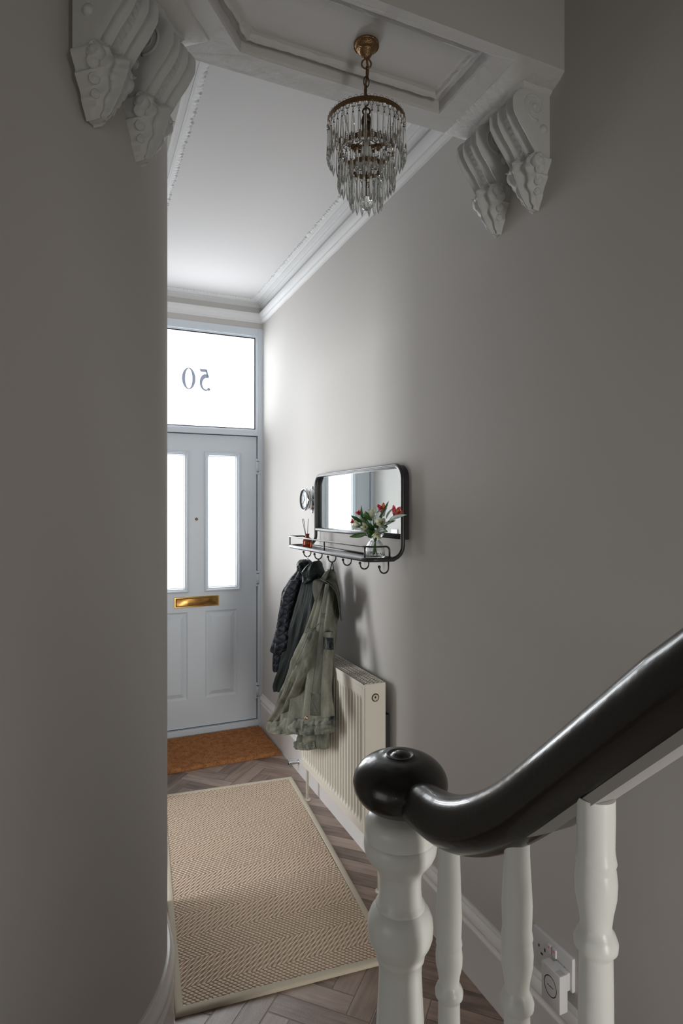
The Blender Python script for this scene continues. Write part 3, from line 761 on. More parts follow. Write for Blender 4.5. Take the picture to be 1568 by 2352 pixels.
    bm = bmesh.new(); tube(bm, [(0, 0, 0.003), (0, 0, -0.004)], 0.0007, 4); tube(bm, [(0, 0, -0.014), (0, 0.0018, -0.018), (0, 0, -0.0225)], 0.0006, 4); tube(bm, [(0, 0, -0.014), (0, -0.0018, -0.018), (0, 0, -0.0225)], 0.0006, 4); tube(bm, [(0, 0, -0.0235), (0, 0, -0.0250)], 0.0026, 6)
    bm_w = bpy.data.meshes.new('pin'); bm.to_mesh(bm_w); bm.free(); bm_w.materials.append(M['darkbrass'])
    rng = random.Random(5)
    p0 = b0 = w0 = None
    for (R_, z, n, ph) in tiers:
        for k in range(n):
            a = 2 * PI * k / n + ph; e = Vector((math.cos(a), math.sin(a), 0))
            if p0 is None:
                p0 = bpy.data.objects.new('crystal_prism', bm_p); b0 = bpy.data.objects.new('crystal_bead', bm_b); w0 = bpy.data.objects.new('wire_pin', bm_w); p, b, w_ = p0, b0, w0
            else: p, b, w_ = p0.copy(), b0.copy(), w0.copy()
            for q in (p, b, w_): COL.objects.link(q)
            p.parent = root; p.location = C + e * R_ + Vector((0, 0, z - 0.028)) - root.location; p.rotation_euler = (rng.uniform(-.03, .03), rng.uniform(-.03, .03), a)
            b.parent = p; b.location = (0, 0, 0.0175); w_.parent = p; w_.location = (0, 0, 0.0245)
    bm = bmesh.new(); lathe(bm, [(0.0178 * math.sin(PI * k / 10), 0.0178 * math.cos(PI * k / 10)) for k in range(11)], 14, c=C + Vector((0, 0, 2.262)), cap=False)
    obj('crystal_ball', bm, M['crystal'], root)
build_chandelier()

# ------------------------------------------------------------------ mirror with shelf, rail and hooks
MY0, MY1, MZ0, MZ1, MXF = 2.006, 2.928, 1.386, 1.664, 1.130
SHX0, SHX1, SHZ = 0.985, 1.096, 1.303
def build_mirror():
    root = thing('mirror_shelf', 'black framed wall mirror with railed shelf and six hooks on right wall', 'mirror shelf', (XR, 2.457, 1.303))
    def rounded(y0, y1, ztop, zbot, r, x, n=10):     # open path up, over and down
        p = [Vector((x, y1, zbot))]
        p += [Vector((x, y1 - r + r * math.cos(a), ztop - r + r * math.sin(a))) for a in [PI / 2 * k / n for k in range(n + 1)]]
        p += [Vector((x, y0 + r - r * math.sin(a), ztop - r + r * math.cos(a))) for a in [PI / 2 * k / n for k in range(n + 1)]]
        p += [Vector((x, y0, zbot))]; return p
    # deep metal band of the mirror
    bm = bmesh.new(); r = 0.055
    po = rounded(MY0, MY1, MZ1, MZ0 - 0.01, r, 0); pi_ = rounded(MY0 + 0.007, MY1 - 0.007, MZ1 - 0.007, MZ0 - 0.01, r - 0.007, 0)
    L = []
    for a, b in zip(po, pi_):
        L.append([bm.verts.new((MXF, a.y, a.z)), bm.verts.new((XR - 0.002, a.y, a.z)), bm.verts.new((XR - 0.002, b.y, b.z)), bm.verts.new((MXF, b.y, b.z))])
    for A, B in zip(L, L[1:]):
        for k in range(4): bm.faces.new((A[k], A[(k + 1) % 4], B[(k + 1) % 4], B[k]))
    bm.faces.new(L[0]); bm.faces.new(L[-1])
    fr = obj('mirror_frame', bm, M['blackmetal'], root, angle=40)
    # glass
    bm = bmesh.new(); xg = MXF + 0.017
    pts = rounded(MY0 + 0.006, MY1 - 0.006, MZ1 - 0.006, MZ0, r - 0.008, xg)
    a = [bm.verts.new(p) for p in pts]; b = [bm.verts.new(p + Vector((0.006, 0, 0))) for p in pts]; n = len(pts)
    bm.faces.new(a); bm.faces.new(b[::-1])
    for k in range(n): bm.faces.new((a[k], a[(k + 1) % n], b[(k + 1) % n], b[k]))
    obj('mirror_glass', bm, M['mirror'], root)
    # front tube, running on down to carry the shelf
    bm = bmesh.new(); x = MXF + 0.004; rr = 0.052
    path = rounded(MY0 + 0.004, MY1 - 0.004, MZ1 - 0.002, SHZ + rr, r, x)
    for (yy, rev) in ((MY1 - 0.004, True), (MY0 + 0.004, False)):
        q = [Vector((x - rr + rr * math.cos(a), yy, SHZ + rr - rr * math.sin(a))) for a in [PI / 2 * k / 8 for k in range(9)]]
        path = (q[::-1] + path[1:]) if rev else (path[:-1] + q)
    tube(bm, path, 0.0085, 12); obj('tube_frame', bm, M['blackmetal'], fr, smooth=True)
    bm = bmesh.new(); tube(bm, [(MXF + 0.006, MY0 + 0.004, MZ0), (MXF + 0.006, MY1 - 0.004, MZ0)], 0.0095, 12); obj('bottom_bar', bm, M['blackmetal'], root, smooth=True)
    # shelf: tube perimeter and a thin tray
    def rrect(x0, x1, y0, y1, rc, z, n=7):
        o = []
        for (cx, cy, a0) in ((x0 + rc, y0 + rc, PI), (x1 - 0.004, y0 + 0.004, 1.5 * PI), (x1 - 0.004, y1 - 0.004, 0), (x0 + rc, y1 - rc, PI / 2)):
            rad = rc if cx < (x0 + x1) / 2 else 0.004
            for k in range(n + 1): a = a0 + PI / 2 * k / n; o.append(Vector((cx + rad * math.cos(a), cy + rad * math.sin(a), z)))
        return o
    bm = bmesh.new(); P = rrect(SHX0, SHX1, MY0 + 0.004, MY1 - 0.004, 0.042, SHZ); tube(bm, P, 0.0088, 12, closed=True); obj('shelf_edge', bm, M['blackmetal'], root, smooth=True)
    bm = bmesh.new(); a = [bm.verts.new(p + Vector((0, 0, 0.001))) for p in P]; b = [bm.verts.new(p - Vector((0, 0, 0.002))) for p in P]; n = len(P)
    bm.faces.new(a); bm.faces.new(b[::-1])
    for k in range(n): bm.faces.new((a[k], a[(k + 1) % n], b[(k + 1) % n], b[k]))
    obj('shelf_tray', bm, M['blackmetal'], root)
    # guard rail and posts
    zr = SHZ + 0.049; bm = bmesh.new()
    def qarc(c, a0, a1, plane, rad, n=6):
        o = []
        for k in range(n + 1):
            a = a0 + (a1 - a0) * k / n; u, v = rad * math.cos(a), rad * math.sin(a)
            o.append(Vector((c[0] + u, c[1] + v, c[2])) if plane == 'xy' else Vector((c[0] + u, c[1], c[2] + v)))
        return o
    y0, y1 = MY0 + 0.006, MY1 - 0.006; xb = 1.078; rc = 0.042
    path = [Vector((xb, y0, SHZ + 0.004))] + qarc((xb - 0.016, y0, zr - 0.016), 0, PI / 2, 'xz', 0.016)
    path += qarc((SHX0 + rc, y0 + rc, zr), 1.5 * PI, PI, 'xy', rc) + qarc((SHX0 + 0.012, y1 - 0.012, zr), PI, PI / 2, 'xy', 0.012)
    path += qarc((xb - 0.016, y1, zr - 0.016), PI / 2, 0, 'xz', 0.016) + [Vector((xb, y1, SHZ + 0.004))]
    tube(bm, path, 0.0036, 10)
    rl = obj('guard_rail', bm, M['blackmetal'], root, smooth=True)
    for (px, py) in ((SHX0 + 0.003, y0 + 0.028), (SHX0, 2.440), (SHX0 + 0.004, y1 - 0.008)):
        bm = bmesh.new(); tube(bm, [(px, py, SHZ), (px, py, zr)], 0.0034, 10); obj('rail_post', bm, M['blackmetal'], rl, smooth=True)
    # six hooks
    for k in range(6):
        y = 2.062 + (2.925 - 2.062) * k / 5 - 0.022 * 0; y = min(y, MY1 - 0.02)
        xs, xbll = 1.100, 1.062; z0 = SHZ - 0.012
        p = [Vector((xs, y, z0))] + [Vector(((xs + xbll) / 2 + 0.020 * math.cos(a) * 0.95, y, z0 - 0.026 + 0.0195 * math.sin(a))) for a in [-(PI) * q / 12 for q in range(12)]] + [Vector((xbll - 0.001, y, z0 - 0.022))]
        bm = bmesh.new(); tube(bm, p, 0.0031, 10); sphere(bm, (xbll - 0.002, y, z0 - 0.0205), 0.0062, u=14, v=10); obj('hook', bm, M['blackmetal'], root, smooth=True)
    return [2.062 + (2.925 - 2.062) * k / 5 for k in range(6)]
HOOKY = build_mirror(); HOOKX, HOOKZ = 1.081, SHZ - 0.012 - 0.046

# ------------------------------------------------------------------ clock beside the mirror
def build_clock():
    c = Vector((1.095, 3.0, 1.541))
    root = thing('wall_clock', 'round chrome cased clock mounted on right wall beside the mirror', 'clock', (XR, 3.040, 1.541))
    R_ = Matrix.Translation((XR, 3.040, 1.541)) @ Matrix.Rotation(-PI / 2, 4, 'Y')    # local z points to -X
    bm = bmesh.new(); lathe(bm, [(0.060, 0.001), (0.060, 0.006), (0.052, 0.012), (0.050, 0.030), (0.056, 0.034), (0.0605, 0.040), (0.061, 0.047), (0.0575, 0.053), (0.053, 0.051), (0.051, 0.044), (0, 0.044)], 48, M4=R_); obj('clock_case', bm, M['chrome'], root, smooth=True)
    bm = bmesh.new(); lathe(bm, [(0.0505, 0.0435), (0.0505, 0.0455), (0, 0.0455)], 48, M4=R_); dl = obj('clock_face', bm, M['dial'], root)
    bm = bmesh.new(); lathe(bm, [(0.0555, 0.0525), (0.0555, 0.0540), (0.0505, 0.0520), (0.0505, 0.0440)], 48, M4=R_, cap=False); obj('bezel_ring', bm, M['slot'], root, smooth=True)
    bm = bmesh.new()
    for k in range(12):
        a = 2 * PI * k / 12; m_ = R_ @ Matrix.Rotation(a, 4, 'Z'); box(bm, 0.040, 0.047, -0.0009, 0.0009, 0.0456, 0.0462, M4=m_)
    obj('hour_marks', bm, M['slot'], dl)
    for (a, L) in ((0.4, 0.026), (2.3, 0.038)):
        bm = bmesh.new(); box(bm, -0.006, L, -0.0011, 0.0011, 0.0464, 0.0472, M4=R_ @ Matrix.Rotation(a, 4, 'Z')); obj('clock_hand', bm, M['slot'], dl)
    for s in (-1, 1):
        bm = bmesh.new(); lathe(bm, [(0.011, 0.001), (0.011, 0.004), (0.007, 0.007), (0, 0.008)], 20, M4=R_ @ Matrix.Translation((s * 0.062, 0, 0))); obj('mounting_lug', bm, M['chrome'], root, smooth=True)
    bm = bmesh.new(); lathe(bm, [(0.004, 0), (0.004, 0.010), (0.006, 0.012), (0.006, 0.018), (0, 0.019)], 14, M4=R_ @ Matrix.Translation((0, -0.050, 0.030)) @ Matrix.Rotation(PI / 2, 4, 'X')); obj('clasp', bm, M['chrome'], root, smooth=True)
build_clock()

# ------------------------------------------------------------------ reed diffuser
def build_diffuser():
    c = Vector((1.030, 2.772, SHZ + 0.0022))
    root = thing('reed_diffuser', 'amber glass diffuser bottle at far end of the mirror shelf', 'diffuser', c)
    bm = bmesh.new(); lathe(bm, [(0, 0), (0.0235, 0), (0.0245, 0.002), (0.0245, 0.030), (0.021, 0.040), (0.013, 0.046), (0.0095, 0.050), (0.0095, 0.060), (0.0115, 0.061), (0.0115, 0.065), (0.0075, 0.065), (0.0075, 0.052), (0, 0.05)], 28, c=c, cap=False); obj('bottle', bm, M['amber'], root, smooth=True)
    for (dx, dy) in ((-0.024, 0.006), (-0.013, 0.016), (0.006, 0.004)):
        bm = bmesh.new(); tube(bm, [c + Vector((0, 0, 0.010)), c + Vector((dx, dy, 0.138))], 0.0013, 6); obj('reed', bm, M['reed'], root)
build_diffuser()

# ------------------------------------------------------------------ vase and flowers
VC = Vector((1.053, 2.083, SHZ + 0.0022))
def build_vase():
    root = thing('glass_vase', 'small ribbed clear glass vase of flowers on mirror shelf', 'vase', VC)
    prof = [(0, 0), (0.034, 0), (0.037, 0.003), (0.0375, 0.010), (0.0365, 0.030), (0.033, 0.046), (0.024, 0.060), (0.0175, 0.066), (0.0165, 0.070), (0.019, 0.075), (0.028, 0.082), (0.0325, 0.090), (0.0325, 0.094), (0.031, 0.093)]
    inn = [(0.029, 0.089), (0.025, 0.082), (0.0155, 0.073), (0.0145, 0.069), (0.022, 0.058), (0.031, 0.044), (0.0345, 0.030), (0.035, 0.010), (0.033, 0.006), (0, 0.006)]
    bm = bmesh.new(); lathe(bm, prof + inn, 96, c=VC, cap=False, ribs=24, rib_amp=0.028); obj('vase_body', bm, M['glass'], root, smooth=True)
build_vase()

def petal(bm, base, d, side, L, W, curl, mi=0):
    """cupped petal from base along d"""
    d = d.normalized(); side = (side - d * side.dot(d)).normalized(); up = d.cross(side).normalized(); G = []
    for i in range(7):
        t = i / 6; wv = W * (math.sin(PI * min(1, 0.12 + t * 0.80)) ** 0.8) * (1 if t < 0.97 else 0.5); c = base + d * (L * t) + up * (curl * t * t)
        G.append([bm.verts.new(c + side * (wv * s) - up * (0.35 * W * (1 - abs(s)) ** 1 * math.sin(PI * t))) for s in (-1, -0.5, 0, 0.5, 1)])
    for A, B in zip(G, G[1:]):
        for k in range(4): bm.faces.new((A[k], A[k + 1], B[k + 1], B[k])).material_index = mi
def leaf_mesh(bm, a, b, W, bend, nrm):
    a, b = Vector(a), Vector(b); d = (b - a); L = d.length; d.normalize(); side = d.cross(nrm).normalized(); up = side.cross(d).normalized(); G = []
    for i in range(13):
        t = i / 12; wv = W * math.sin(PI * t ** 0.85) ** 0.75 if t < 1 else 0.0003; c = a + d * L * t + up * (bend * math.sin(PI * t))
        tw = 0.5 * t; s2 = (side * math.cos(tw) + up * math.sin(tw))
        G.append([bm.verts.new(c + s2 * (wv * s) + up * (0.25 * wv * abs(s))) for s in (-1, -0.5, 0, 0.5, 1)])
    for A, B in zip(G, G[1:]):
        for k in range(4): bm.faces.new((A[k], A[k + 1], B[k + 1], B[k]))
def solid(bm, t): bmesh.ops.solidify(bm, geom=bm.faces[:], thickness=t)
def flower(label, blooms, leaves, foot, color):
    root = thing('alstroemeria', label, 'flower', VC + Vector((0, 0, 0.012)), group='alstroemeria stems in the glass vase')
    neck = VC + Vector((foot[0] * 0.5, foot[1] * 0.5, 0.070)); ft = VC + Vector((-foot[0], -foot[1], 0.009))
    main = on_x(blooms[0][0], blooms[0][1], blooms[0][2])
    bm = bmesh.new(); P = smooth_path([ft, neck, neck.lerp(main, 0.5) + Vector((0, 0, 0.008)), main], 6); tube(bm, P, 0.0017, 8)
    for (px, py, x, s, tilt) in blooms[1:]: tube(bm, smooth_path([neck.lerp(main, 0.4), on_x(px, py, x)], 3), 0.0012, 6)
    obj('stem', bm, M['stem'], root, smooth=True)
    rng = random.Random(hash(label) % 1000 if False else len(label) * 7 + int(blooms[0][0]))
    for (px, py, x, s, tilt) in blooms:
        c = on_x(px, py, x); ax = Vector((tilt[0], tilt[1], tilt[2])).normalized(); t1 = ax.orthogonal().normalized(); t2 = ax.cross(t1)
        bm = bmesh.new(); base = c - ax * 0.018 * s
        for k in range(6):
            a = 2 * PI * k / 6 + rng.uniform(-.15, .15); e = t1 * math.cos(a) + t2 * math.sin(a); op = (0.50 if k % 2 else 0.36) + rng.uniform(-.08, .1)
            petal(bm, base, ax + e * op, t1 * -math.sin(a) + t2 * math.cos(a), (0.039 + rng.uniform(-.003, .003)) * s, (0.0108 if k % 2 else 0.0086) * s, -0.006 * s)
        solid(bm, 0.0005); bl = obj('bloom', bm, M[color], root, smooth=True)
        bm = bmesh.new()
        for k in range(5):
            a = 2 * PI * k / 5; e = t1 * math.cos(a) + t2 * math.sin(a); tube(bm, [base, base + (ax + e * 0.16) * 0.028 * s], 0.0005, 5)
            sphere(bm, base + (ax + e * 0.16) * 0.029 * s, 0.0012, u=6, v=4)
        obj('stamens', bm, M['stamen'], bl)
    for (x0, y0, x1, y1, xa, xb, W, bend) in leaves:
        a, b = on_x(x0, y0, xa), on_x(x1, y1, xb)
        bm = bmesh.new(); leaf_mesh(bm, a, b, W * 1.25, bend, Vector((-0.75, -0.6, 0.25))); solid(bm, 0.0004); obj('leaf', bm, M['leaf'], root, smooth=True)
fx = 780; Z3 = lambda x, y: (780 + x / 9.22, 1120 + y / 9.22)
def LF(x0, y0, x1, y1, xa, xb, W, bend=0.006): return (*Z3(x0, y0), *Z3(x1, y1), xa, xb, W, bend)
def BL(x, y, X, s, tilt): return (*Z3(x, y), X, s, tilt)
flower('alstroemeria with the tallest pink and orange bloom, top of the vase', [BL(900, 450, 1.06, 1.0, (-0.3, -0.3, 1))],
       [LF(930, 620, 1045, 275, 1.06, 1.055, 0.0060), LF(760, 660, 900, 465, 1.045, 1.03, 0.0068, 0.012), LF(830, 760, 1010, 425, 1.055, 1.05, 0.0085)], (0.010, 0.004), 'pink_petal')
flower('alstroemeria with reddish pink bloom leaning right over the vase', [BL(1200, 530, 1.04, 1.0, (0.1, -0.9, 1))],
       [LF(980, 660, 1170, 410, 1.05, 1.04, 0.0060), LF(1040, 700, 1425, 575, 1.03, 1.00, 0.0085), LF(860, 900, 1060, 740, 1.05, 1.03, 0.013), LF(900, 940, 1020, 830, 1.04, 1.02, 0.0125)], (0.004, -0.010), 'pink_petal')
flower('alstroemeria with small pink buds leaning left towards the door', [BL(400, 530, 1.045, 0.62, (-0.5, 0.3, 1)), BL(270, 720, 1.02, 0.55, (-1, 0.5, 0.6))],
       [LF(500, 690, 460, 372, 1.05, 1.04, 0.0050), LF(480, 740, 228, 588, 1.05, 1.01, 0.0062), LF(620, 760, 420, 620, 1.06, 1.05, 0.009)], (-0.006, 0.008), 'pink_petal')
flower('alstroemeria with one upright closed white bloom at bouquet centre', [BL(690, 540, 1.05, 1.05, (0.05, 0.05, 1))],
       [LF(690, 700, 500, 505, 1.055, 1.04, 0.0095, 0.014), LF(640, 880, 560, 700, 1.04, 1.03, 0.010), LF(700, 920, 650, 745, 1.03, 1.025, 0.008)], (0.002, 0.006), 'white_petal')
flower('alstroemeria with open white bloom facing the hall, right of centre', [BL(870, 745, 1.015, 0.95, (-0.7, -0.8, 0.2))],
       [LF(740, 880, 930, 900, 1.04, 1.02, 0.0115), LF(720, 960, 700, 800, 1.035, 1.03, 0.010), LF(960, 800, 1190, 700, 1.05, 1.05, 0.007)], (0.008, -0.002), 'white_petal')
flower('alstroemeria with two white blooms drooping left over the vase rim', [BL(540, 840, 1.01, 0.8, (-0.9, -0.2, 0.25)), BL(350, 800, 1.01, 0.95, (-1, 0.4, 0.35))],
       [LF(570, 985, 205, 1042, 1.04, 1.0, 0.0075, -0.004), LF(600, 930, 440, 740, 1.04, 1.02, 0.011), LF(720, 1010, 560, 900, 1.03, 1.01, 0.010)], (-0.008, -0.004), 'white_petal')
flower('alstroemeria with white bloom hanging down in front of the vase neck', [BL(790, 990, 1.005, 0.85, (-0.5, -0.7, -0.9))],
       [LF(800, 900, 1020, 940, 1.03, 1.01, 0.0105), LF(690, 1060, 600, 960, 1.02, 1.01, 0.008), LF(800, 860, 760, 720, 1.03, 1.03, 0.010)], (-0.002, -0.010), 'white_petal')

# ------------------------------------------------------------------ coats
def loft_garment(name, rows, m, parent, thick, folds, seed, seg=72, sub=10, lean=0.0, cap=True):
    """rows: (py, px_left, px_right, X_left, X_right, thickness factor). Each row is a closed, folded cross-section."""
    bm = bmesh.new(); rings = []
    R_ = sorted(rows, key=lambda r: r[0]); n = (len(R_) - 1) * sub
    for i in range(n + 1):
        y = R_[0][0] + (R_[-1][0] - R_[0][0]) * i / n
        xl, xr, Xl, Xr, th = interp(R_, y)
        A, B = on_x(xl, y, Xl), on_x(xr, y, Xr); c = (A + B) / 2; z = (A.z + B.z) / 2; e = (B - A) / 2; e.z = 0; hw = e.length; e.normalize()
        f = Vector((-e.y, e.x, 0)); 
        if f.y > 0: f = -f                               # towards the viewer side of the hall
        t_ = i / n; ring = []
        for k in range(seg):
            a = 2 * PI * k / seg; ca, sa = math.cos(a), math.sin(a)
            # folds: ridges that run down the cloth
            u = ca
            h = 0.0
            for (q, (cen, wid, amp, drift)) in enumerate(folds):
                cc = cen + drift * (t_ - 0.5); h += 1.7 * amp * math.exp(-((u - cc) / wid) ** 2) * min(1, 0.25 + t_ * 1.5)
            h += 0.006 * noise.noise(Vector((u * 3, t_ * 5, seed))) + 0.003 * noise.noise(Vector((u * 9, t_ * 16, seed + 4)))
            sx = math.copysign(abs(ca) ** 0.9, ca); sy = math.copysign(abs(sa) ** 0.75, sa)
            pz = z + 0.004 * noise.noise(Vector((u * 3, 0, seed))) + (A.z - B.z) / 2 * -ca
            ring.append(bm.verts.new(Vector((c.x, c.y, 0)) + e * (hw * sx) + f * (thick * th * sy + (h * th if sa > 0 else -h * 0.4)) + Vector((0, 0, pz))))
        rings.append(ring)
    for A, B in zip(rings, rings[1:]):
        for k in range(seg): bm.faces.new((A[k], A[(k + 1) % seg], B[(k + 1) % seg], B[k]))
    if cap: bm.faces.new(rings[0][::-1]); bm.faces.new(rings[-1])
    for v in bm.verts: v.co.x = min(v.co.x, XR - 0.004)
    return obj(name, bm, m, parent, smooth=True)
Z5 = lambda x, y: (600 + x / 4.703, 1260 + y / 4.703)
def ROW(y, xl, xr, Xl, Xr, th=1.0): return (1260 + y / 4.703, 600 + xl / 4.703, 600 + xr / 4.703, Xl, Xr, th)
def seam(parent, pts, X, r, m, name='seam', dn=0.0):
    bm = bmesh.new(); tube(bm, smooth_path([on_x(*Z5(x, y), X if not isinstance(X, (list, tuple)) else X[i]) for i, (x, y) in enumerate(pts)], 5), r, 6); return obj(name, bm, m, parent, smooth=True)
def loop(parent, k, pts, m):
    bm = bmesh.new(); hx = Vector((HOOKX, HOOKY[k] if k < 5 else MY1 - 0.02, HOOKZ + 0.003)); tube(bm, [hx] + pts, 0.0016, 6); obj('hanging_loop', bm, m, parent, smooth=True)

def build_denim():
    root = thing('denim_jacket', 'faded grey green denim jacket hanging in front of the radiator', 'jacket', (0.97, 2.58, 0.48), group='coats on the mirror shelf hooks')
    body = loft_garment('body', [ROW(228, 725, 770, 1.07, 1.07, 0.35), ROW(330, 665, 795, 1.055, 1.075, 0.6), ROW(500, 620, 800, 1.03, 1.07, 0.8), ROW(800, 530, 790, 1.00, 1.06, 0.95),
        ROW(1000, 470, 778, 0.98, 1.045, 1.0), ROW(1200, 415, 755, 0.96, 1.02, 1.0), ROW(1500, 330, 740, 0.935, 1.00, 1.0), ROW(1800, 240, 768, 0.91, 0.990, 1.0), ROW(1960, 225, 775, 0.90, 0.985, 1.0)],
        M['denim'], root, 0.040, [(-0.55, 0.13, 0.016, -0.1), (-0.1, 0.10, 0.020, -0.25), (0.35, 0.12, 0.017, 0.1), (0.75, 0.08, 0.012, 0.0)], 1)
    # hem band with dark worn patches
    hem = loft_garment('hem_band', [ROW(1815, 232, 770, 0.906, 0.986, 1.0), ROW(1870, 226, 776, 0.903, 0.984, 1.06), ROW(1930, 222, 778, 0.902, 0.984, 1.08), ROW(1985, 222, 776, 0.900, 0.984, 1.02)], M['denim_hem'], root, 0.043,
        [(-0.55, 0.13, 0.016, -0.1), (-0.1, 0.10, 0.020, -0.25), (0.35, 0.12, 0.017, 0.1), (0.75, 0.08, 0.012, 0.0)], 1, sub=5)
    for v in (body, hem):
        # hem sags to the left: shear so that the left end hangs lower
        pass
    # long left sleeve
    sl = loft_garment('sleeve', [ROW(860, 500, 600, 0.96, 0.99, 0.7), ROW(1000, 440, 590, 0.93, 0.96, 1.0), ROW(1200, 360, 560, 0.915, 0.95, 1.1), ROW(1400, 300, 490, 0.90, 0.93, 1.1), ROW(1600, 225, 390, 0.89, 0.91, 1.0), ROW(1760, 165, 300, 0.885, 0.90, 0.95), ROW(1850, 125, 235, 0.88, 0.89, 0.9)],
        M['denim'], root, 0.030, [(-0.4, 0.2, 0.010, 0.3), (0.2, 0.14, 0.012, -0.5), (0.6, 0.14, 0.008, 0.2)], 5)
    loft_garment('sleeve_cuff', [ROW(1840, 118, 236, 0.878, 0.89, 1.0), ROW(1900, 94, 226, 0.876, 0.888, 1.15), ROW(1960, 100, 222, 0.876, 0.888, 1.1), ROW(2000, 150, 212, 0.880, 0.888, 0.7)], M['denim'], sl, 0.028, [(-0.3, 0.2, 0.006, 0.2), (0.3, 0.15, 0.006, 0.0)], 8, sub=6)
    # sleeve behind: two turned-back cuffs show below the hem
    s2 = loft_garment('sleeve', [ROW(900, 640, 770, 1.00, 1.03, 0.6), ROW(1400, 560, 700, 0.985, 1.00, 0.9), ROW(1900, 430, 640, 0.970, 0.985, 0.9), ROW(2090, 385, 600, 0.965, 0.98, 0.9)], M['denim'], root, 0.022, [(0.1, 0.2, 0.008, 0.2)], 12)
    for v in s2.data.vertices: pass
    loft_garment('sleeve_cuff', [ROW(2080, 378, 602, 0.962, 0.98, 1.0), ROW(2120, 368, 598, 0.962, 0.98, 1.1), ROW(2165, 388, 590, 0.962, 0.98, 0.9)], M['denim_hem'], s2, 0.026, [(0.1, 0.2, 0.006, 0.0)], 13, sub=6)
    s3 = loft_garment('lining_flap', [ROW(1880, 600, 724, 0.985, 0.99, 0.7), ROW(2060, 598, 722, 0.985, 0.99, 0.9), ROW(2160, 610, 718, 0.985, 0.99, 0.8)], M['denim'], root, 0.018, [(0.0, 0.15, -0.010, 0.0)], 15, sub=8)
    bm = bmesh.new(); G = []
    CL = [((745, 212), (745, 214), (748, 218), (752, 222)), ((690, 258), (700, 300), (740, 330), (800, 300)), ((640, 315), (690, 345), (770, 390), (822, 400)), ((575, 340), (640, 372), (800, 470), (848, 500)), ((552, 400), (600, 420), (838, 640), (858, 650)), ((556, 480), (590, 500), (850, 770), (866, 776))]
    # outer flap on the right
    def patch(name, quad, X, th, m, par, nu=14, nv=18, bulge=0.012, seed=2):
        """bilinear cloth patch between two edge polylines (left edge, right edge)"""
        LE = smooth_path([on_x(*Z5(*p[:2]), p[2]) for p in quad[0]], 6); RE = smooth_path([on_x(*Z5(*p[:2]), p[2]) for p in quad[1]], 6)
        bm = bmesh.new(); G = []
        for i in range(nv + 1):
            f = i / nv; a = LE[min(len(LE) - 1, int(f * (len(LE) - 1)))]; b = RE[min(len(RE) - 1, int(f * (len(RE) - 1)))]
            row = []
            for j in range(nu + 1):
                s = j / nu; p = a.lerp(b, s); out = Vector((-0.35, -0.93, 0)); p = p + out * (bulge * math.sin(PI * s) + 0.003 * noise.noise(Vector((s * 4, f * 4, seed))))
                row.append(bm.verts.new(p))
            G.append(row)
        for i in range(nv):
            for j in range(nu): bm.faces.new((G[i][j], G[i][j + 1], G[i + 1][j + 1], G[i + 1][j]))
        bmesh.ops.solidify(bm, geom=bm.faces[:], thickness=th)
        return obj(name, bm, m, par, smooth=True)
    col = patch('collar', ([(745, 212, 1.055), (650, 320, 1.03), (740, 372, 1.01), (800, 470, 1.02), (835, 600, 1.04), (850, 760, 1.06)], [(752, 214, 1.065), (800, 300, 1.075), (825, 380, 1.08), (848, 480, 1.085), (856, 620, 1.09), (868, 782, 1.10)]), 0, 0.005, M['denim'], root)
    patch('collar_lapel', ([(745, 212, 1.055), (650, 315, 1.03), (570, 340, 0.99), (552, 400, 0.985), (556, 480, 0.985), (577, 565, 0.985)], [(752, 216, 1.06), (690, 352, 1.025), (665, 372, 1.01), (650, 430, 1.0), (620, 480, 0.995), (590, 570, 0.985)]), 0, 0.005, M['denim'], root, bulge=0.006, seed=6)
    seam(col, [(640, 330), (700, 362), (770, 420), (815, 500), (845, 640)], [1.01, 1.0, 1.0, 1.01, 1.03], 0.0016, M['denim_seam'])
    # inside of the open front seen at right: dark pocket band
    patch('pocket_band', ([(668, 955, 0.985), (668, 1020, 0.985), (672, 1085, 0.98)], [(778, 962, 1.01), (780, 1020, 1.01), (782, 1095, 1.01)]), 0, 0.004, M['denim_dark'], root, nu=10, nv=10, bulge=0.008)
    patch('back_edge', ([(790, 480, 1.05), (790, 600, 1.055), (786, 720, 1.06), (788, 840, 1.06)], [(825, 560, 1.08), (838, 660, 1.085), (840, 740, 1.085), (800, 850, 1.07)]), 0, 0.004, M['denim'], root, nu=8, nv=12, bulge=0.004)
    # placket down the front, pocket flap seam, waistband seam
    patch('placket', ([(690, 380, 0.990), (650, 600, 0.965), (628, 850, 0.945), (600, 1100, 0.925), (560, 1400, 0.905), (530, 1700, 0.885), (525, 1800, 0.880)], [(735, 380, 0.995), (700, 600, 0.970), (672, 850, 0.950), (668, 1100, 0.935), (650, 1400, 0.915), (640, 1700, 0.90), (640, 1800, 0.895)]), 0, 0.004, M['denim'], root, nu=6, nv=40, bulge=0.006, seed=9)
    seam(body, [(480, 905), (540, 880), (622, 812)], [0.93, 0.93, 0.935], 0.0018, M['denim_seam'])
    seam(body, [(498, 960), (520, 1030), (572, 1110)], [0.925, 0.92, 0.918], 0.0014, M['denim_seam'])
    seam(body, [(640, 700), (665, 706), (695, 698)], [0.955, 0.955, 0.958], 0.0014, M['denim_seam'])
    seam(body, [(530, 1560), (560, 1660), (610, 1780)], [0.885, 0.882, 0.88], 0.0010, M['denim_seam'])
    seam(sl, [(520, 900), (440, 1100), (350, 1300), (300, 1480), (215, 1680)], [0.915, 0.895, 0.88, 0.868, 0.86], 0.0012, M['denim_seam'])
    bm = bmesh.new(); p = on_x(*Z5(486, 1832), 0.868); q = Vector((0, 0, 1)).rotation_difference(Vector((-0.35, -0.93, 0.05)).normalized()).to_matrix().to_4x4()
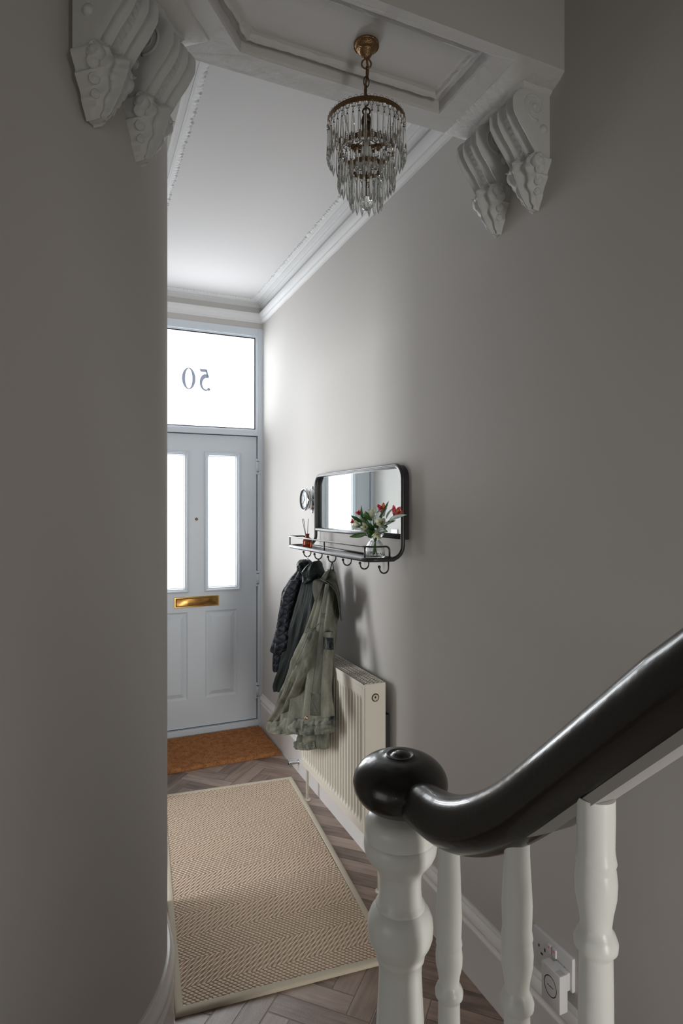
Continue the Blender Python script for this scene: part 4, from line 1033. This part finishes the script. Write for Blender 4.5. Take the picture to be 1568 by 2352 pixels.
    lathe(bm, [(0.0, 0.004), (0.005, 0.004), (0.0075, 0.002), (0.0078, -0.006)], 18, M4=Matrix.Translation(p) @ q); obj('button', bm, mat('copper_button', (0.45, 0.30, 0.22), 0.35, 1.0), hem, smooth=True)
    a, b = on_x(*Z5(748, 222), 1.062), on_x(*Z5(775, 240), 1.075)
    loop(root, 3 if False else 3, [], M['green']) if False else None
    return root
def hook_pos(i): return Vector((HOOKX, min(HOOKY[i], MY1 - 0.02), HOOKZ + 0.002))
dj = build_denim()
# hook order along the wall: index 5 is farthest, so the three coats hang on 5, 4, 3
def add_loop(root, hk, ends, m):
    h = hook_pos(hk)
    for e in ends:
        bm = bmesh.new(); tube(bm, smooth_path([h, h.lerp(e, 0.5) + Vector((0.002, 0, 0)), e], 4), 0.0021, 6); obj('hanging_loop', bm, m, root, smooth=True)
add_loop(dj, 3, [on_x(*Z5(740, 228), 1.06), on_x(*Z5(785, 262), 1.075)], M['reed'])

def build_green():
    root = thing('waxed_jacket', 'dark green plain jacket hanging between the quilted coat and denim jacket', 'jacket', (1.0, 2.78, 0.61), group='coats on the mirror shelf hooks')
    body = loft_garment('body', [ROW(150, 575, 625, 1.075, 1.08, 0.4), ROW(260, 500, 665, 1.05, 1.08, 0.7), ROW(400, 462, 690, 1.03, 1.075, 0.9), ROW(620, 402, 700, 1.01, 1.07, 1.0), ROW(850, 335, 690, 0.99, 1.06, 1.0), ROW(1050, 283, 650, 0.98, 1.05, 1.0), ROW(1270, 232, 560, 0.97, 1.04, 1.0), ROW(1480, 168, 430, 0.96, 1.02, 0.9), ROW(1530, 172, 400, 0.96, 1.01, 0.8)],
        M['green'], root, 0.045, [(-0.6, 0.12, 0.012, 0.0), (-0.25, 0.10, 0.018, -0.2), (0.1, 0.10, 0.018, -0.2), (0.5, 0.1, 0.014, 0)], 21)
    loft_garment('collar', [ROW(135, 590, 620, 1.06, 1.07, 0.5), ROW(170, 530, 640, 1.04, 1.075, 0.8), ROW(215, 470, 655, 1.015, 1.08, 1.0), ROW(260, 455, 664, 1.01, 1.08, 1.05), ROW(300, 456, 662, 1.01, 1.08, 0.9), ROW(370, 462, 560, 1.01, 1.04, 0.7)], M['green'], root, 0.046, [(-0.5, 0.2, 0.010, 0.3), (0.2, 0.3, 0.012, 0.0)], 23, sub=8)
    add_loop(root, 4, [on_x(*Z5(602, 150), 1.068), on_x(*Z5(622, 150), 1.075)], M['reed'])
build_green()
def build_quilt():
    root = thing('quilted_coat', 'black diamond quilted coat on the hook closest to the door', 'coat', (1.0, 2.95, 0.69), group='coats on the mirror shelf hooks')
    body = loft_garment('body', [ROW(150, 430, 520, 1.06, 1.08, 0.5), ROW(240, 400, 540, 1.04, 1.08, 0.8), ROW(330, 330, 560, 1.02, 1.08, 1.0), ROW(480, 275, 560, 1.005, 1.07, 1.0), ROW(700, 240, 520, 0.99, 1.06, 1.0), ROW(900, 215, 470, 0.985, 1.05, 1.0), ROW(1110, 165, 420, 0.975, 1.04, 1.0), ROW(1290, 152, 360, 0.97, 1.03, 0.9), ROW(1318, 165, 330, 0.97, 1.02, 0.8)],
        M['quilt'], root, 0.042, [(-0.5, 0.16, 0.012, 0.0), (0.0, 0.14, 0.014, -0.2)], 31)
    loft_garment('sleeve', [ROW(340, 322, 420, 0.98, 1.0, 0.7), ROW(480, 258, 380, 0.965, 0.985, 1.0), ROW(700, 222, 330, 0.95, 0.97, 1.0), ROW(900, 188, 300, 0.94, 0.955, 1.0), ROW(1040, 145, 290, 0.93, 0.95, 1.0), ROW(1105, 122, 270, 0.925, 0.95, 0.9), ROW(1140, 160, 240, 0.93, 0.95, 0.6)], M['quilt'], root, 0.034, [(0.2, 0.2, 0.008, 0.3)], 33)
    loft_garment('collar', [ROW(118, 430, 505, 1.05, 1.075, 0.7), ROW(140, 402, 530, 1.035, 1.08, 0.95), ROW(180, 394, 542, 1.03, 1.08, 1.05), ROW(235, 402, 530, 1.035, 1.08, 1.0)], M['quilt'].copy() if False else M['green'], root, 0.036, [(0.0, 0.3, 0.008, 0.5)], 35, sub=8)
    add_loop(root, 5, [on_x(*Z5(494, 128), 1.06), on_x(*Z5(512, 128), 1.07)], M['chrome'])
build_quilt()

# ------------------------------------------------------------------ radiator
def build_radiator():
    X0, X1, Y0, Y1, Z0, Z1 = 1.036, 1.132, 2.150, 2.872, 0.205, 0.796
    root = thing('radiator', 'cream double panel radiator on right wall under the coats', 'radiator', ((X0 + X1) / 2, (Y0 + Y1) / 2, Z0))
    def fluted(name, xf, sgn, inset):
        bm = bmesh.new(); pitch = 0.0290; n = int((Y1 - Y0 - 2 * inset) / pitch); y0 = (Y0 + Y1) / 2 - n * pitch / 2; NY, NZ = n * 8, 40; G = []
        ys = [Y0 + inset] + [y0 + k * pitch / 8 for k in range(NY + 1)] + [Y1 - inset]
        zs = [Z0] + [Z0 + 0.028 + k * (Z1 - Z0 - 0.075) / NZ for k in range(NZ + 1)] + [Z1 - 0.012]
        for y in ys:
            row = []
            for z in zs:
                q = 0.5 - 0.5 * math.cos(2 * PI * (y - y0) / pitch); q = min(1.0, q * 1.6) ** 1.4
                wz = min(1, max(0, (z - Z0 - 0.028) / 0.020)) * min(1, max(0, (Z1 - 0.048 - z) / 0.020))
                if not (y0 <= y <= y0 + n * pitch): q = 0
                row.append(bm.verts.new((xf + sgn * 0.012 * q * wz, y, z)))
            G.append(row)
        for A, B in zip(G, G[1:]):
            for j in range(len(zs) - 1): bm.faces.new((A[j], B[j], B[j + 1], A[j + 1]))
        # returns
        rim = [G[0][j] for j in range(len(zs))] + [G[i][-1] for i in range(1, len(G))] + [G[-1][j] for j in range(len(zs) - 2, -1, -1)] + [G[i][0] for i in range(len(G) - 2, 0, -1)]
        bk = [bm.verts.new((xf + sgn * 0.014, v.co.y, v.co.z)) for v in rim]; n_ = len(rim)
        for k in range(n_): bm.faces.new((rim[k], rim[(k + 1) % n_], bk[(k + 1) % n_], bk[k]))
        return obj(name, bm, M['rad'], root)
    fluted('front_panel', X0, 1, 0.004); fluted('back_panel', X1 - 0.004, -1, 0.004)
    bm = bmesh.new(); box(bm, X0 + 0.006, X1, Y0 - 0.004, Y0 + 0.0, Z0 + 0.0, Z1, 0.0012); side = obj('side_panel', bm, M['rad'], root)
    bm = bmesh.new(); box(bm, X0 + 0.006, X1, Y1, Y1 + 0.004, Z0, Z1, 0.0012); obj('side_panel', bm, M['rad'], root)
    bm = bmesh.new(); R_ = Matrix.Translation((1.086, Y0 - 0.004, 0.770 - 0.028)) @ Matrix.Rotation(PI / 2, 4, 'X')
    lathe(bm, [(0.0165, 0.0), (0.0165, 0.0015), (0.012, 0.0015)], 32, M4=R_, cap=False); pr = obj('plug_ring', bm, M['darkbrass'], side)
    bm = bmesh.new(); lathe(bm, [(0.0125, 0.0005), (0.0125, 0.003), (0.009, 0.004), (0, 0.004)], 28, M4=R_); box(bm, -0.004, 0.004, -0.0008, 0.0008, 0.0038, 0.0046, M4=R_)
    obj('bleed_plug', bm, M['cream'], side, smooth=True)
    bm = bmesh.new(); box(bm, 1.081, 1.087, Y0 - 0.0092, Y0 - 0.0078, 0.7405, 0.7485); obj('bleed_slot', bm, M['slot'], side)
    # top grille
    bm = bmesh.new(); zt = Z1
    for x in (X0 + 0.004, X0 + 0.026, X0 + 0.044, X0 + 0.062, X0 + 0.080):
        box(bm, x, x + 0.003, Y0, Y1, zt - 0.004, zt + 0.001)
    box(bm, X0 - 0.001, X0 + 0.009, Y0 - 0.002, Y1 + 0.002, zt - 0.014, zt + 0.001, 0.002); box(bm, X1 - 0.006, X1 + 0.001, Y0 - 0.002, Y1 + 0.002, zt - 0.014, zt + 0.001, 0.002)
    box(bm, X0, X1, Y0 - 0.003, Y0 + 0.012, zt - 0.004, zt + 0.001, 0.001); box(bm, X0, X1, Y1 - 0.012, Y1 + 0.003, zt - 0.004, zt + 0.001, 0.001)
    k = Y0 + 0.024
    while k < Y1 - 0.012: box(bm, X0 + 0.004, X1 - 0.003, k, k + 0.0035, zt - 0.004, zt + 0.001); k += 0.0185
    obj('top_grille', bm, M['rad'], root)
    bm = bmesh.new(); y = Y0 + 0.02; path = []
    while y < Y1 - 0.03: path += [(X0 + 0.030, y), (X0 + 0.030, y + 0.006), (X1 - 0.030, y + 0.009), (X1 - 0.030, y + 0.015)]; y += 0.018
    a = [bm.verts.new((x_, y_, Z0 + 0.03)) for x_, y_ in path]; b = [bm.verts.new((x_, y_, Z1 - 0.05)) for x_, y_ in path]
    for i in range(len(path) - 1): bm.faces.new((a[i], a[i + 1], b[i + 1], b[i]))
    obj('convector_fins', bm, M['rad'], root)
    for (y, x) in ((2.900, 1.078), (2.098, 1.078)):
        bm = bmesh.new(); tube(bm, [(x, y, 0.0), (x, y, 0.235), (x, (y + (Y0 if y < 2.5 else Y1)) / 2, 0.245), (x, Y0 if y < 2.5 else Y1, 0.245)], 0.0075, 12)
        lathe(bm, [(0.016, 0.0), (0.016, 0.004), (0.009, 0.007), (0, 0.007)], 18, c=(x, y, 0)); obj('pipe', bm, M['rad'], root, smooth=True)
    bm = bmesh.new(); box(bm, X1 - 0.002, XR - 0.001, Y0 + 0.012, Y0 + 0.042, 0.26, 0.66); obj('wall_bracket', bm, M['slot'], root)
build_radiator()

# chrome door stop on the skirting
root = thing('door_stop', 'short chrome stub fixed to skirting between doormat and radiator', 'door stop', (1.14, 3.21, 0.06))
bm = bmesh.new(); R_ = Matrix.Translation((1.1425, 3.21, 0.065)) @ Matrix.Rotation(-PI / 2, 4, 'Y'); lathe(bm, [(0.014, 0), (0.014, 0.003), (0.008, 0.005), (0.008, 0.058), (0.0065, 0.060), (0, 0.060)], 20, M4=R_); obj('stub', bm, M['chrome'], root, smooth=True)
bm = bmesh.new(); lathe(bm, [(0.0066, 0.0601), (0.0066, 0.063), (0, 0.063)], 20, M4=R_); obj('rubber_tip', bm, M['slot'], root)

# ------------------------------------------------------------------ wall socket with plug-in, light switch
def build_socket():
    xw = XR; x = xw - 0.010
    root = thing('wall_socket', 'white double wall socket above skirting, seen between the balusters', 'socket', (xw, 1.24, 0.265))
    bm = bmesh.new(); box(bm, x, xw + 0.001, 1.168, 1.312, 0.264, 0.350, 0.003); pl = obj('faceplate', bm, M['plastic'], root, angle=30)
    for cy in (1.277, 1.205):
        bm = bmesh.new()
        box(bm, x - 0.0006, x + 0.002, cy - 0.003, cy + 0.003, 0.312, 0.320) if False else None
        box(bm, x - 0.0006, x + 0.002, cy + 0.009, cy + 0.0135, 0.305, 0.312); box(bm, x - 0.0006, x + 0.002, cy - 0.0135, cy - 0.009, 0.305, 0.314); box(bm, x - 0.0006, x + 0.002, cy - 0.004, cy + 0.004, 0.290, 0.295)
        obj('pin_slots', bm, M['slot'], pl)
    for cy in (1.247, 1.228):
        bm = bmesh.new(); box(bm, x - 0.004, x + 0.001, cy - 0.006, cy + 0.006, 0.316, 0.338, 0.001); r = obj('rocker_switch', bm, M['plastic'], root)
        bm = bmesh.new(); box(bm, x - 0.0046, x - 0.003, cy - 0.003, cy + 0.003, 0.329, 0.334); obj('switch_mark', bm, M['red'], r)
    # the plug-in unit
    Ya, Yb, Za, Zb, Xf = 1.166, 1.2315, 0.224, 0.320, xw - 0.053
    root = thing('plug_in_unit', 'white square plug-in unit with blue ring, pushed into wall socket', 'plug-in unit', (xw - 0.03, 1.199, Za))
    bm = bmesh.new(); box(bm, Xf, Xf + 0.027, Ya, Yb, Za, Zb, 0.003); bd = obj('casing', bm, M['plastic'], root, angle=30)
    bm = bmesh.new(); box(bm, Xf + 0.027, x - 0.0002, Ya + 0.008, Yb - 0.010, 0.268, Zb - 0.006, 0.003); obj('plug_block', bm, M['plastic'], root, angle=30)
    cy, cz = (Ya + Yb) / 2, 0.275
    bm = bmesh.new(); n = 48; o_, i_ = [], []
    for k in range(n):
        a = 2 * PI * k / n; o_.append(bm.verts.new((Xf - 0.0004, cy + 0.0225 * math.cos(a), cz + 0.0262 * math.sin(a)))); i_.append(bm.verts.new((Xf - 0.0004, cy + 0.0208 * math.cos(a), cz + 0.0244 * math.sin(a))))
    for k in range(n): bm.faces.new((o_[k], o_[(k + 1) % n], i_[(k + 1) % n], i_[k]))
    bmesh.ops.solidify(bm, geom=bm.faces[:], thickness=0.0003); obj('blue_ring', bm, M['blue'], bd)
    bm = bmesh.new(); rng = random.Random(2)
    for k in range(9):
        y = cy + 0.0095 - k * 0.0023; h = rng.uniform(0.0012, 0.0026); box(bm, Xf - 0.0004, Xf + 0.0002, y - 0.0007, y + 0.0007, cz - 0.001, cz - 0.001 + h); box(bm, Xf - 0.0004, Xf + 0.0002, y - 0.0018, y + 0.0006, cz - 0.001, cz - 0.0004)
    obj('printed_wordmark', bm, M['slot'], bd)
    bm = bmesh.new()
    for k in range(7): box(bm, Xf + 0.004 + k * 0.0026, Xf + 0.005 + k * 0.0026, Ya + 0.003, Ya + 0.020, Zb - 0.0003, Zb + 0.0004)
    obj('vent_slots', bm, M['strip'], bd)
build_socket()
root = thing('light_switch', 'white light switch plate on left wall, seen only in the mirror', 'light switch', (XH, 3.66, 1.27))
bm = bmesh.new(); box(bm, XH - 0.001, XH + 0.008, 3.617, 3.703, 1.262, 1.348, 0.002); sp = obj('faceplate', bm, M['plastic'], root)
bm = bmesh.new(); box(bm, XH + 0.007, XH + 0.012, 3.654, 3.666, 1.293, 1.317, 0.001); obj('rocker_switch', bm, M['plastic'], root)

# ------------------------------------------------------------------ rug and doormat
def build_rug():
    c = [Vector((0.262, 1.815)), Vector((0.957, 1.752)), Vector((1.083, 3.168)), Vector((0.392, 3.228))]
    ang = math.atan2(c[1].y - c[0].y, c[1].x - c[0].x); W = (c[1] - c[0]).length; L = (c[3] - c[0]).length
    root = thing('jute_rug', 'beige woven jute rug with cloth edging on the herringbone floor', 'rug', (c[0].x, c[0].y, 0.0), (0, 0, ang)); root.location.z = 0
    bm = bmesh.new(); b = 0.024; t = 0.012
    NX, NY = 40, 80; G = []
    for i in range(NX + 1):
        G.append([bm.verts.new((b * 0.9 + (W - 1.8 * b) * i / NX, b * 0.9 + (L - 1.8 * b) * j / NY, t - 0.001 + 0.0012 * noise.noise(Vector((i * .2, j * .2, 0))))) for j in range(NY + 1)])
    for i in range(NX):
        for j in range(NY): bm.faces.new((G[i][j], G[i + 1][j], G[i + 1][j + 1], G[i][j + 1]))
    me = bpy.data.meshes.new('woven_field'); bm.to_mesh(me); bm.free(); link('woven_field', me, M['jute'], root, True)
    bm = bmesh.new()
    rp = [(0, 0), (W, 0), (W, L), (0, L)]
    path = []
    for k in range(4):
        a, q = Vector(rp[k]), Vector(rp[(k + 1) % 4]); n = 30
        for s in range(n): path.append(tuple(a.lerp(q, s / n)))
    # side edges bow a little
    def bow(x, y): return (x + 0.006 * math.sin(PI * y / L) * (1 if x > W / 2 else -0.3), y)
    path = [bow(*p) for p in path]
    prof = [(0.000, 0.0005), (-0.001, 0.004), (0.001, 0.010), (0.004, 0.013), (0.012, 0.014), (b - 0.002, 0.0135), (b, 0.0125), (b, 0.002)]
    sweep_xy(bm, path, prof, closed=True)
    me = bpy.data.meshes.new('cloth_edging'); bmesh.ops.recalc_face_normals(bm, faces=bm.faces[:]); bm.to_mesh(me); bm.free(); link('cloth_edging', me, M['bind'], root, True)
build_rug()
bm = bmesh.new(); NX, NY = 170, 110; G = []; X0, X1, Y0, Y1 = 0.315, 1.132, 3.490, 3.975
rng = random.Random(4)
for i in range(NX + 1):
    row = []
    for j in range(NY + 1):
        e = min(i, NX - i, j, NY - j); z = 0.020 + rng.uniform(-0.0022, 0.0022) - (0.012 if e == 0 else 0.003 if e == 1 else 0)
        row.append(bm.verts.new((X0 + (X1 - X0) * i / NX + rng.uniform(-.0012, .0012), Y0 + (Y1 - Y0) * j / NY + rng.uniform(-.0012, .0012), z)))
    G.append(row)
for i in range(NX):
    for j in range(NY): bm.faces.new((G[i][j], G[i + 1][j], G[i + 1][j + 1], G[i][j + 1]))
edge = [G[i][0] for i in range(NX)] + [G[NX][j] for j in range(NY)] + [G[i][NY] for i in range(NX, 0, -1)] + [G[0][j] for j in range(NY, 0, -1)]
lo = [bm.verts.new((v.co.x, v.co.y, 0.0006)) for v in edge]
for k in range(len(edge)): bm.faces.new((edge[k], edge[(k + 1) % len(edge)], lo[(k + 1) % len(edge)], lo[k]))
o = obj('doormat', bm, M['coir']); recenter(o); tag(o, 'rust brown coir doormat lying against the front door', 'doormat')

# ------------------------------------------------------------------ staircase balustrade
XB = 0.5
def on_rail(px, py): p = on_x(px, py, XB); return p
# stairs rise towards and past the viewer
bm = bmesh.new(); run, rise, yb = 0.205, 0.178, 0.836
for k in range(13):
    y1 = yb - run * k; box(bm, -0.47, 0.545, y1 - run - 0.001, y1, 0, rise * (k + 1)); box(bm, -0.47, 0.545, y1 - 0.03, y1 + 0.018, rise * (k + 1) - 0.022, rise * (k + 1) + 0.0005)
st = obj('staircase', bm, M['carpet']); recenter(st); tag(st, 'painted staircase carrying the balustrade, rising towards the viewer', 'staircase')
def tread_z(y): return rise * (int((yb - y) / run) + 1)

# newel post
NY_ = 0.895
def newel():
    root = thing('newel_post', 'thick turned pale grey newel post at foot of the stairs', 'newel post', (XB, NY_, 0))
    k = 0.000736
    pr = [(1868, 66), (1874, 74), (1885, 80), (1898, 82), (1912, 81), (1920, 80), (1923, 83), (1938, 84), (1952, 82), (1965, 76), (1978, 66), (1988, 57), (1996, 53), (2000, 50), (2015, 48), (2040, 48), (2060, 50), (2068, 53), (2073, 57), (2078, 56), (2081, 60), (2092, 68), (2108, 74), (2125, 75.5), (2145, 74), (2160, 69), (2176, 60), (2186, 55), (2190, 56), (2197, 55), (2202, 50), (2230, 49), (2280, 51), (2352, 55), (2450, 60), (2560, 63)]
    prof = [(0, -0.500 + H)] + [(hw * k, H - (y - CY) * k) for y, hw in pr]
    prof += [(0.050, 0.44), (0.056, 0.42), (0.056, 0.405), (0.045, 0.39)]
    bm = bmesh.new(); lathe(bm, prof, 56, c=(XB, NY_, 0)); obj('turned_shaft', bm, M['newel'], root, angle=50)
    bm = bmesh.new(); box(bm, XB - 0.058, XB + 0.058, NY_ - 0.034, NY_ + 0.058, 0, 0.395, 0.004); obj('square_base', bm, M['newel'], root)
newel()

# balusters
def baluster(label, px, ring_py, bead_py, top, w, box_top=0.0):
    Y = on_x(px, 1800, XB).y; d = XB * math.sin(PSI) + Y * math.cos(PSI); zr = H - (ring_py - CY) / FPX * d; zb = H - (bead_py - CY) / FPX * d
    z0 = tread_z(Y)
    root = thing('baluster', label, 'baluster', (XB, Y, z0), group='turned balusters under the handrail')
    s = (zr - zb) / 0.075
    P = [(top, w * 0.84), (top - 0.02, w * 0.86)]
    if box_top: P = [(top, w * 0.98), (top - 0.02, w * 0.985), (zr + 0.020, w * 0.96)]
    else: P += [(zr + 0.045, w * 1.03)]
    P += [(zr + 0.014, w * 0.98), (zr + 0.009, w * 1.02), (zr + 0.004, w * 1.06), (zr, w * 0.99), (zr - 0.004, w * 1.03), (zr - 0.016 * s, w * 1.09), (zr - 0.030 * s, w * 1.05), (zr - 0.046 * s, w * 0.88), (zr - 0.058 * s, w * 0.80), (zr - 0.062 * s, w * 0.82), (zr - 0.066 * s, w * 0.98), (zb + 0.001, w * 1.13), (zb - 0.006, w * 1.10), (zb - 0.010, w * 0.92), (zb - 0.014, w * 0.86)]
    zz = zb - 0.04; P += [(zz, w * 0.88), (zz - (zz - z0) * 0.55, w * 1.05), (z0 + 0.16, w * 1.15), (z0 + 0.15, w * 0.9), (z0 + 0.135, w * 1.1), (z0 + 0.12, w * 1.1)]
    P = [p for p in P if p[0] > z0 + 0.001]
    bm = bmesh.new(); lathe(bm, [(0, top)] + [(r, z) for z, r in P] + [(w, z0), (0, z0)], 40, c=(XB, Y, 0)); obj('turned_spindle', bm, M['newel'], root, angle=50)
    if False:
        bm = bmesh.new(); box(bm, XB - w * 0.93, XB + w * 0.93, Y - w * 0.93, Y + w * 0.93, top - 0.02, top + 0.012, 0.003); obj('block', bm, M['newel'], root)
    return Y

# handrail: centre line in the plane X = XB
RAILP = [(1568, 1575, 1.30), (1479, 1643, 1.30), (1390, 1711, 1.30), (1301, 1779, 1.31), (1212, 1846, 1.33), (1160, 1875, 1.35), (1110, 1892, 1.37), (1060, 1895, 1.36), (1018, 1884, 1.35), (981, 1860, 1.30), (950, 1836, 1.22), (925, 1815, 1.15)]
def build_rail():
    root = thing('handrail', 'glossy black handrail with rounded newel cap rising to the right', 'handrail', (XB, NY_, 1.0))
    pts = [on_rail(*p[:2]) for p in RAILP]; fs = [p[2] for p in RAILP]
    # continue up the stairs past the frame
    d = (pts[0] - pts[3]).normalized(); pts = [pts[0] + d * q for q in (0.9, 0.6, 0.3, 0.12)] + pts; fs = [1.08] * 4 + fs
    P = smooth_path(pts, 8)
    # cross-section: moulded handrail, 62 wide, 56 high (u sideways, v up)
    sec = []
    n = 40
    for k in range(n):
        a = 2 * PI * k / n; u, v = math.cos(a), math.sin(a)
        su = 0.0315 * math.copysign(abs(u) ** 0.85, u); sv = 0.0285 * math.copysign(abs(v) ** 0.9, v)
        if v < -0.2: su *= 1 - 0.30 * ((-v - 0.2) / 0.8) ** 1.2
        sec.append((su, sv))
    bm = bmesh.new(); rings = []
    for i, p in enumerate(P):
        t = (P[min(i + 1, len(P) - 1)] - P[max(i - 1, 0)]).normalized(); side = Vector((1, 0, 0)); up = side.cross(t); up = up if up.z > 0 else -up
        g_ = i / 8; k0 = min(int(g_), len(fs) - 1); f = fs[k0] + (fs[min(k0 + 1, len(fs) - 1)] - fs[k0]) * (g_ - k0); fw = 1 + (f - 1) * 0.55
        rings.append([bm.verts.new(p + side * u * fw + up * v * f) for u, v in sec])
    for A, B in zip(rings, rings[1:]):
        for k in range(n): bm.faces.new((A[k], A[(k + 1) % n], B[(k + 1) % n], B[k]))
    bm.faces.new(rings[0]); bm.faces.new(rings[-1])
    obj('rail', bm, M['rail'], root, smooth=True)
    # cap
    zc = H - (1797 - CY) * 0.000736
    prof = []
    for k in range(25):
        a = PI / 2 - PI * k / 24; r = 0.080 * abs(math.cos(a)) ** 0.85; z = 0.049 * math.sin(a); prof.append((r, zc + z))
    prof[0] = (0, prof[0][1])
    prof = [p for p in prof if p[0] > 0.030 or p[1] < zc]
    ztop = prof[0][1]
    prof = [(0, ztop + 0.0075), (0.006, ztop + 0.0070), (0.012, ztop + 0.0045), (0.0165, ztop + 0.0005), (0.0185, ztop + 0.0005), (0.0215, ztop + 0.0032), (0.0245, ztop + 0.0020), (0.0265, ztop - 0.0002)] + [p for p in prof if p[0] > 0.028]
    bm = bmesh.new(); lathe(bm, [(max(0, r), z) for r, z in prof if True], 64, c=(XB, NY_, 0), cap=False); obj('newel_cap', bm, M['rail'], root, smooth=True)
    # pale fillet under the rail
    bm = bmesh.new(); rings = []
    Q = [p for p in P if p.y < on_rail(1200, 1800).y]
    for i, p in enumerate(Q):
        g_ = i / 8; k0 = min(int(g_), len(fs) - 1); f = fs[k0] + (fs[min(k0 + 1, len(fs) - 1)] - fs[k0]) * (g_ - k0); h_ = 0.0285 * f; tp = min(1, (len(Q) - 1 - i) / 5); q4 = ((-0.017, -h_ + 0.008), (0.017, -h_ + 0.008), (0.017, -h_ + 0.006 - 0.0105 * tp), (-0.017, -h_ + 0.006 - 0.0105 * tp))
        t = (Q[min(i + 1, len(Q) - 1)] - Q[max(i - 1, 0)]).normalized(); side = Vector((1, 0, 0)); up = side.cross(t); up = up if up.z > 0 else -up
        rings.append([bm.verts.new(p + side * u + up * v) for u, v in q4])
    for A, B in zip(rings, rings[1:]):
        for k in range(4): bm.faces.new((A[k], A[(k + 1) % 4], B[(k + 1) % 4], B[k]))
    bm.faces.new(rings[0]); bm.faces.new(rings[-1]); obj('under_strip', bm, M['strip'], root)
    return P
RP = build_rail()
def rail_z(y):
    best = min(RP, key=lambda p: abs(p.y - y)); return best.z
def tz(px, off): Y = on_x(px, 1800, XB).y; return rail_z(Y) - off - 0.004
baluster('turned grey baluster standing right next to the newel post', 1031, 2172, 2276, tz(1031, 0.020), 0.0182)
baluster('middle turned grey baluster, between the newel side and the wall socket', 1187, 2157, 2298, tz(1187, 0.030), 0.0182)
baluster('nearest turned grey baluster, the rightmost one under the rising handrail', 1368, 1985, 2160, tz(1368, 0.042), 0.0197, box_top=1)
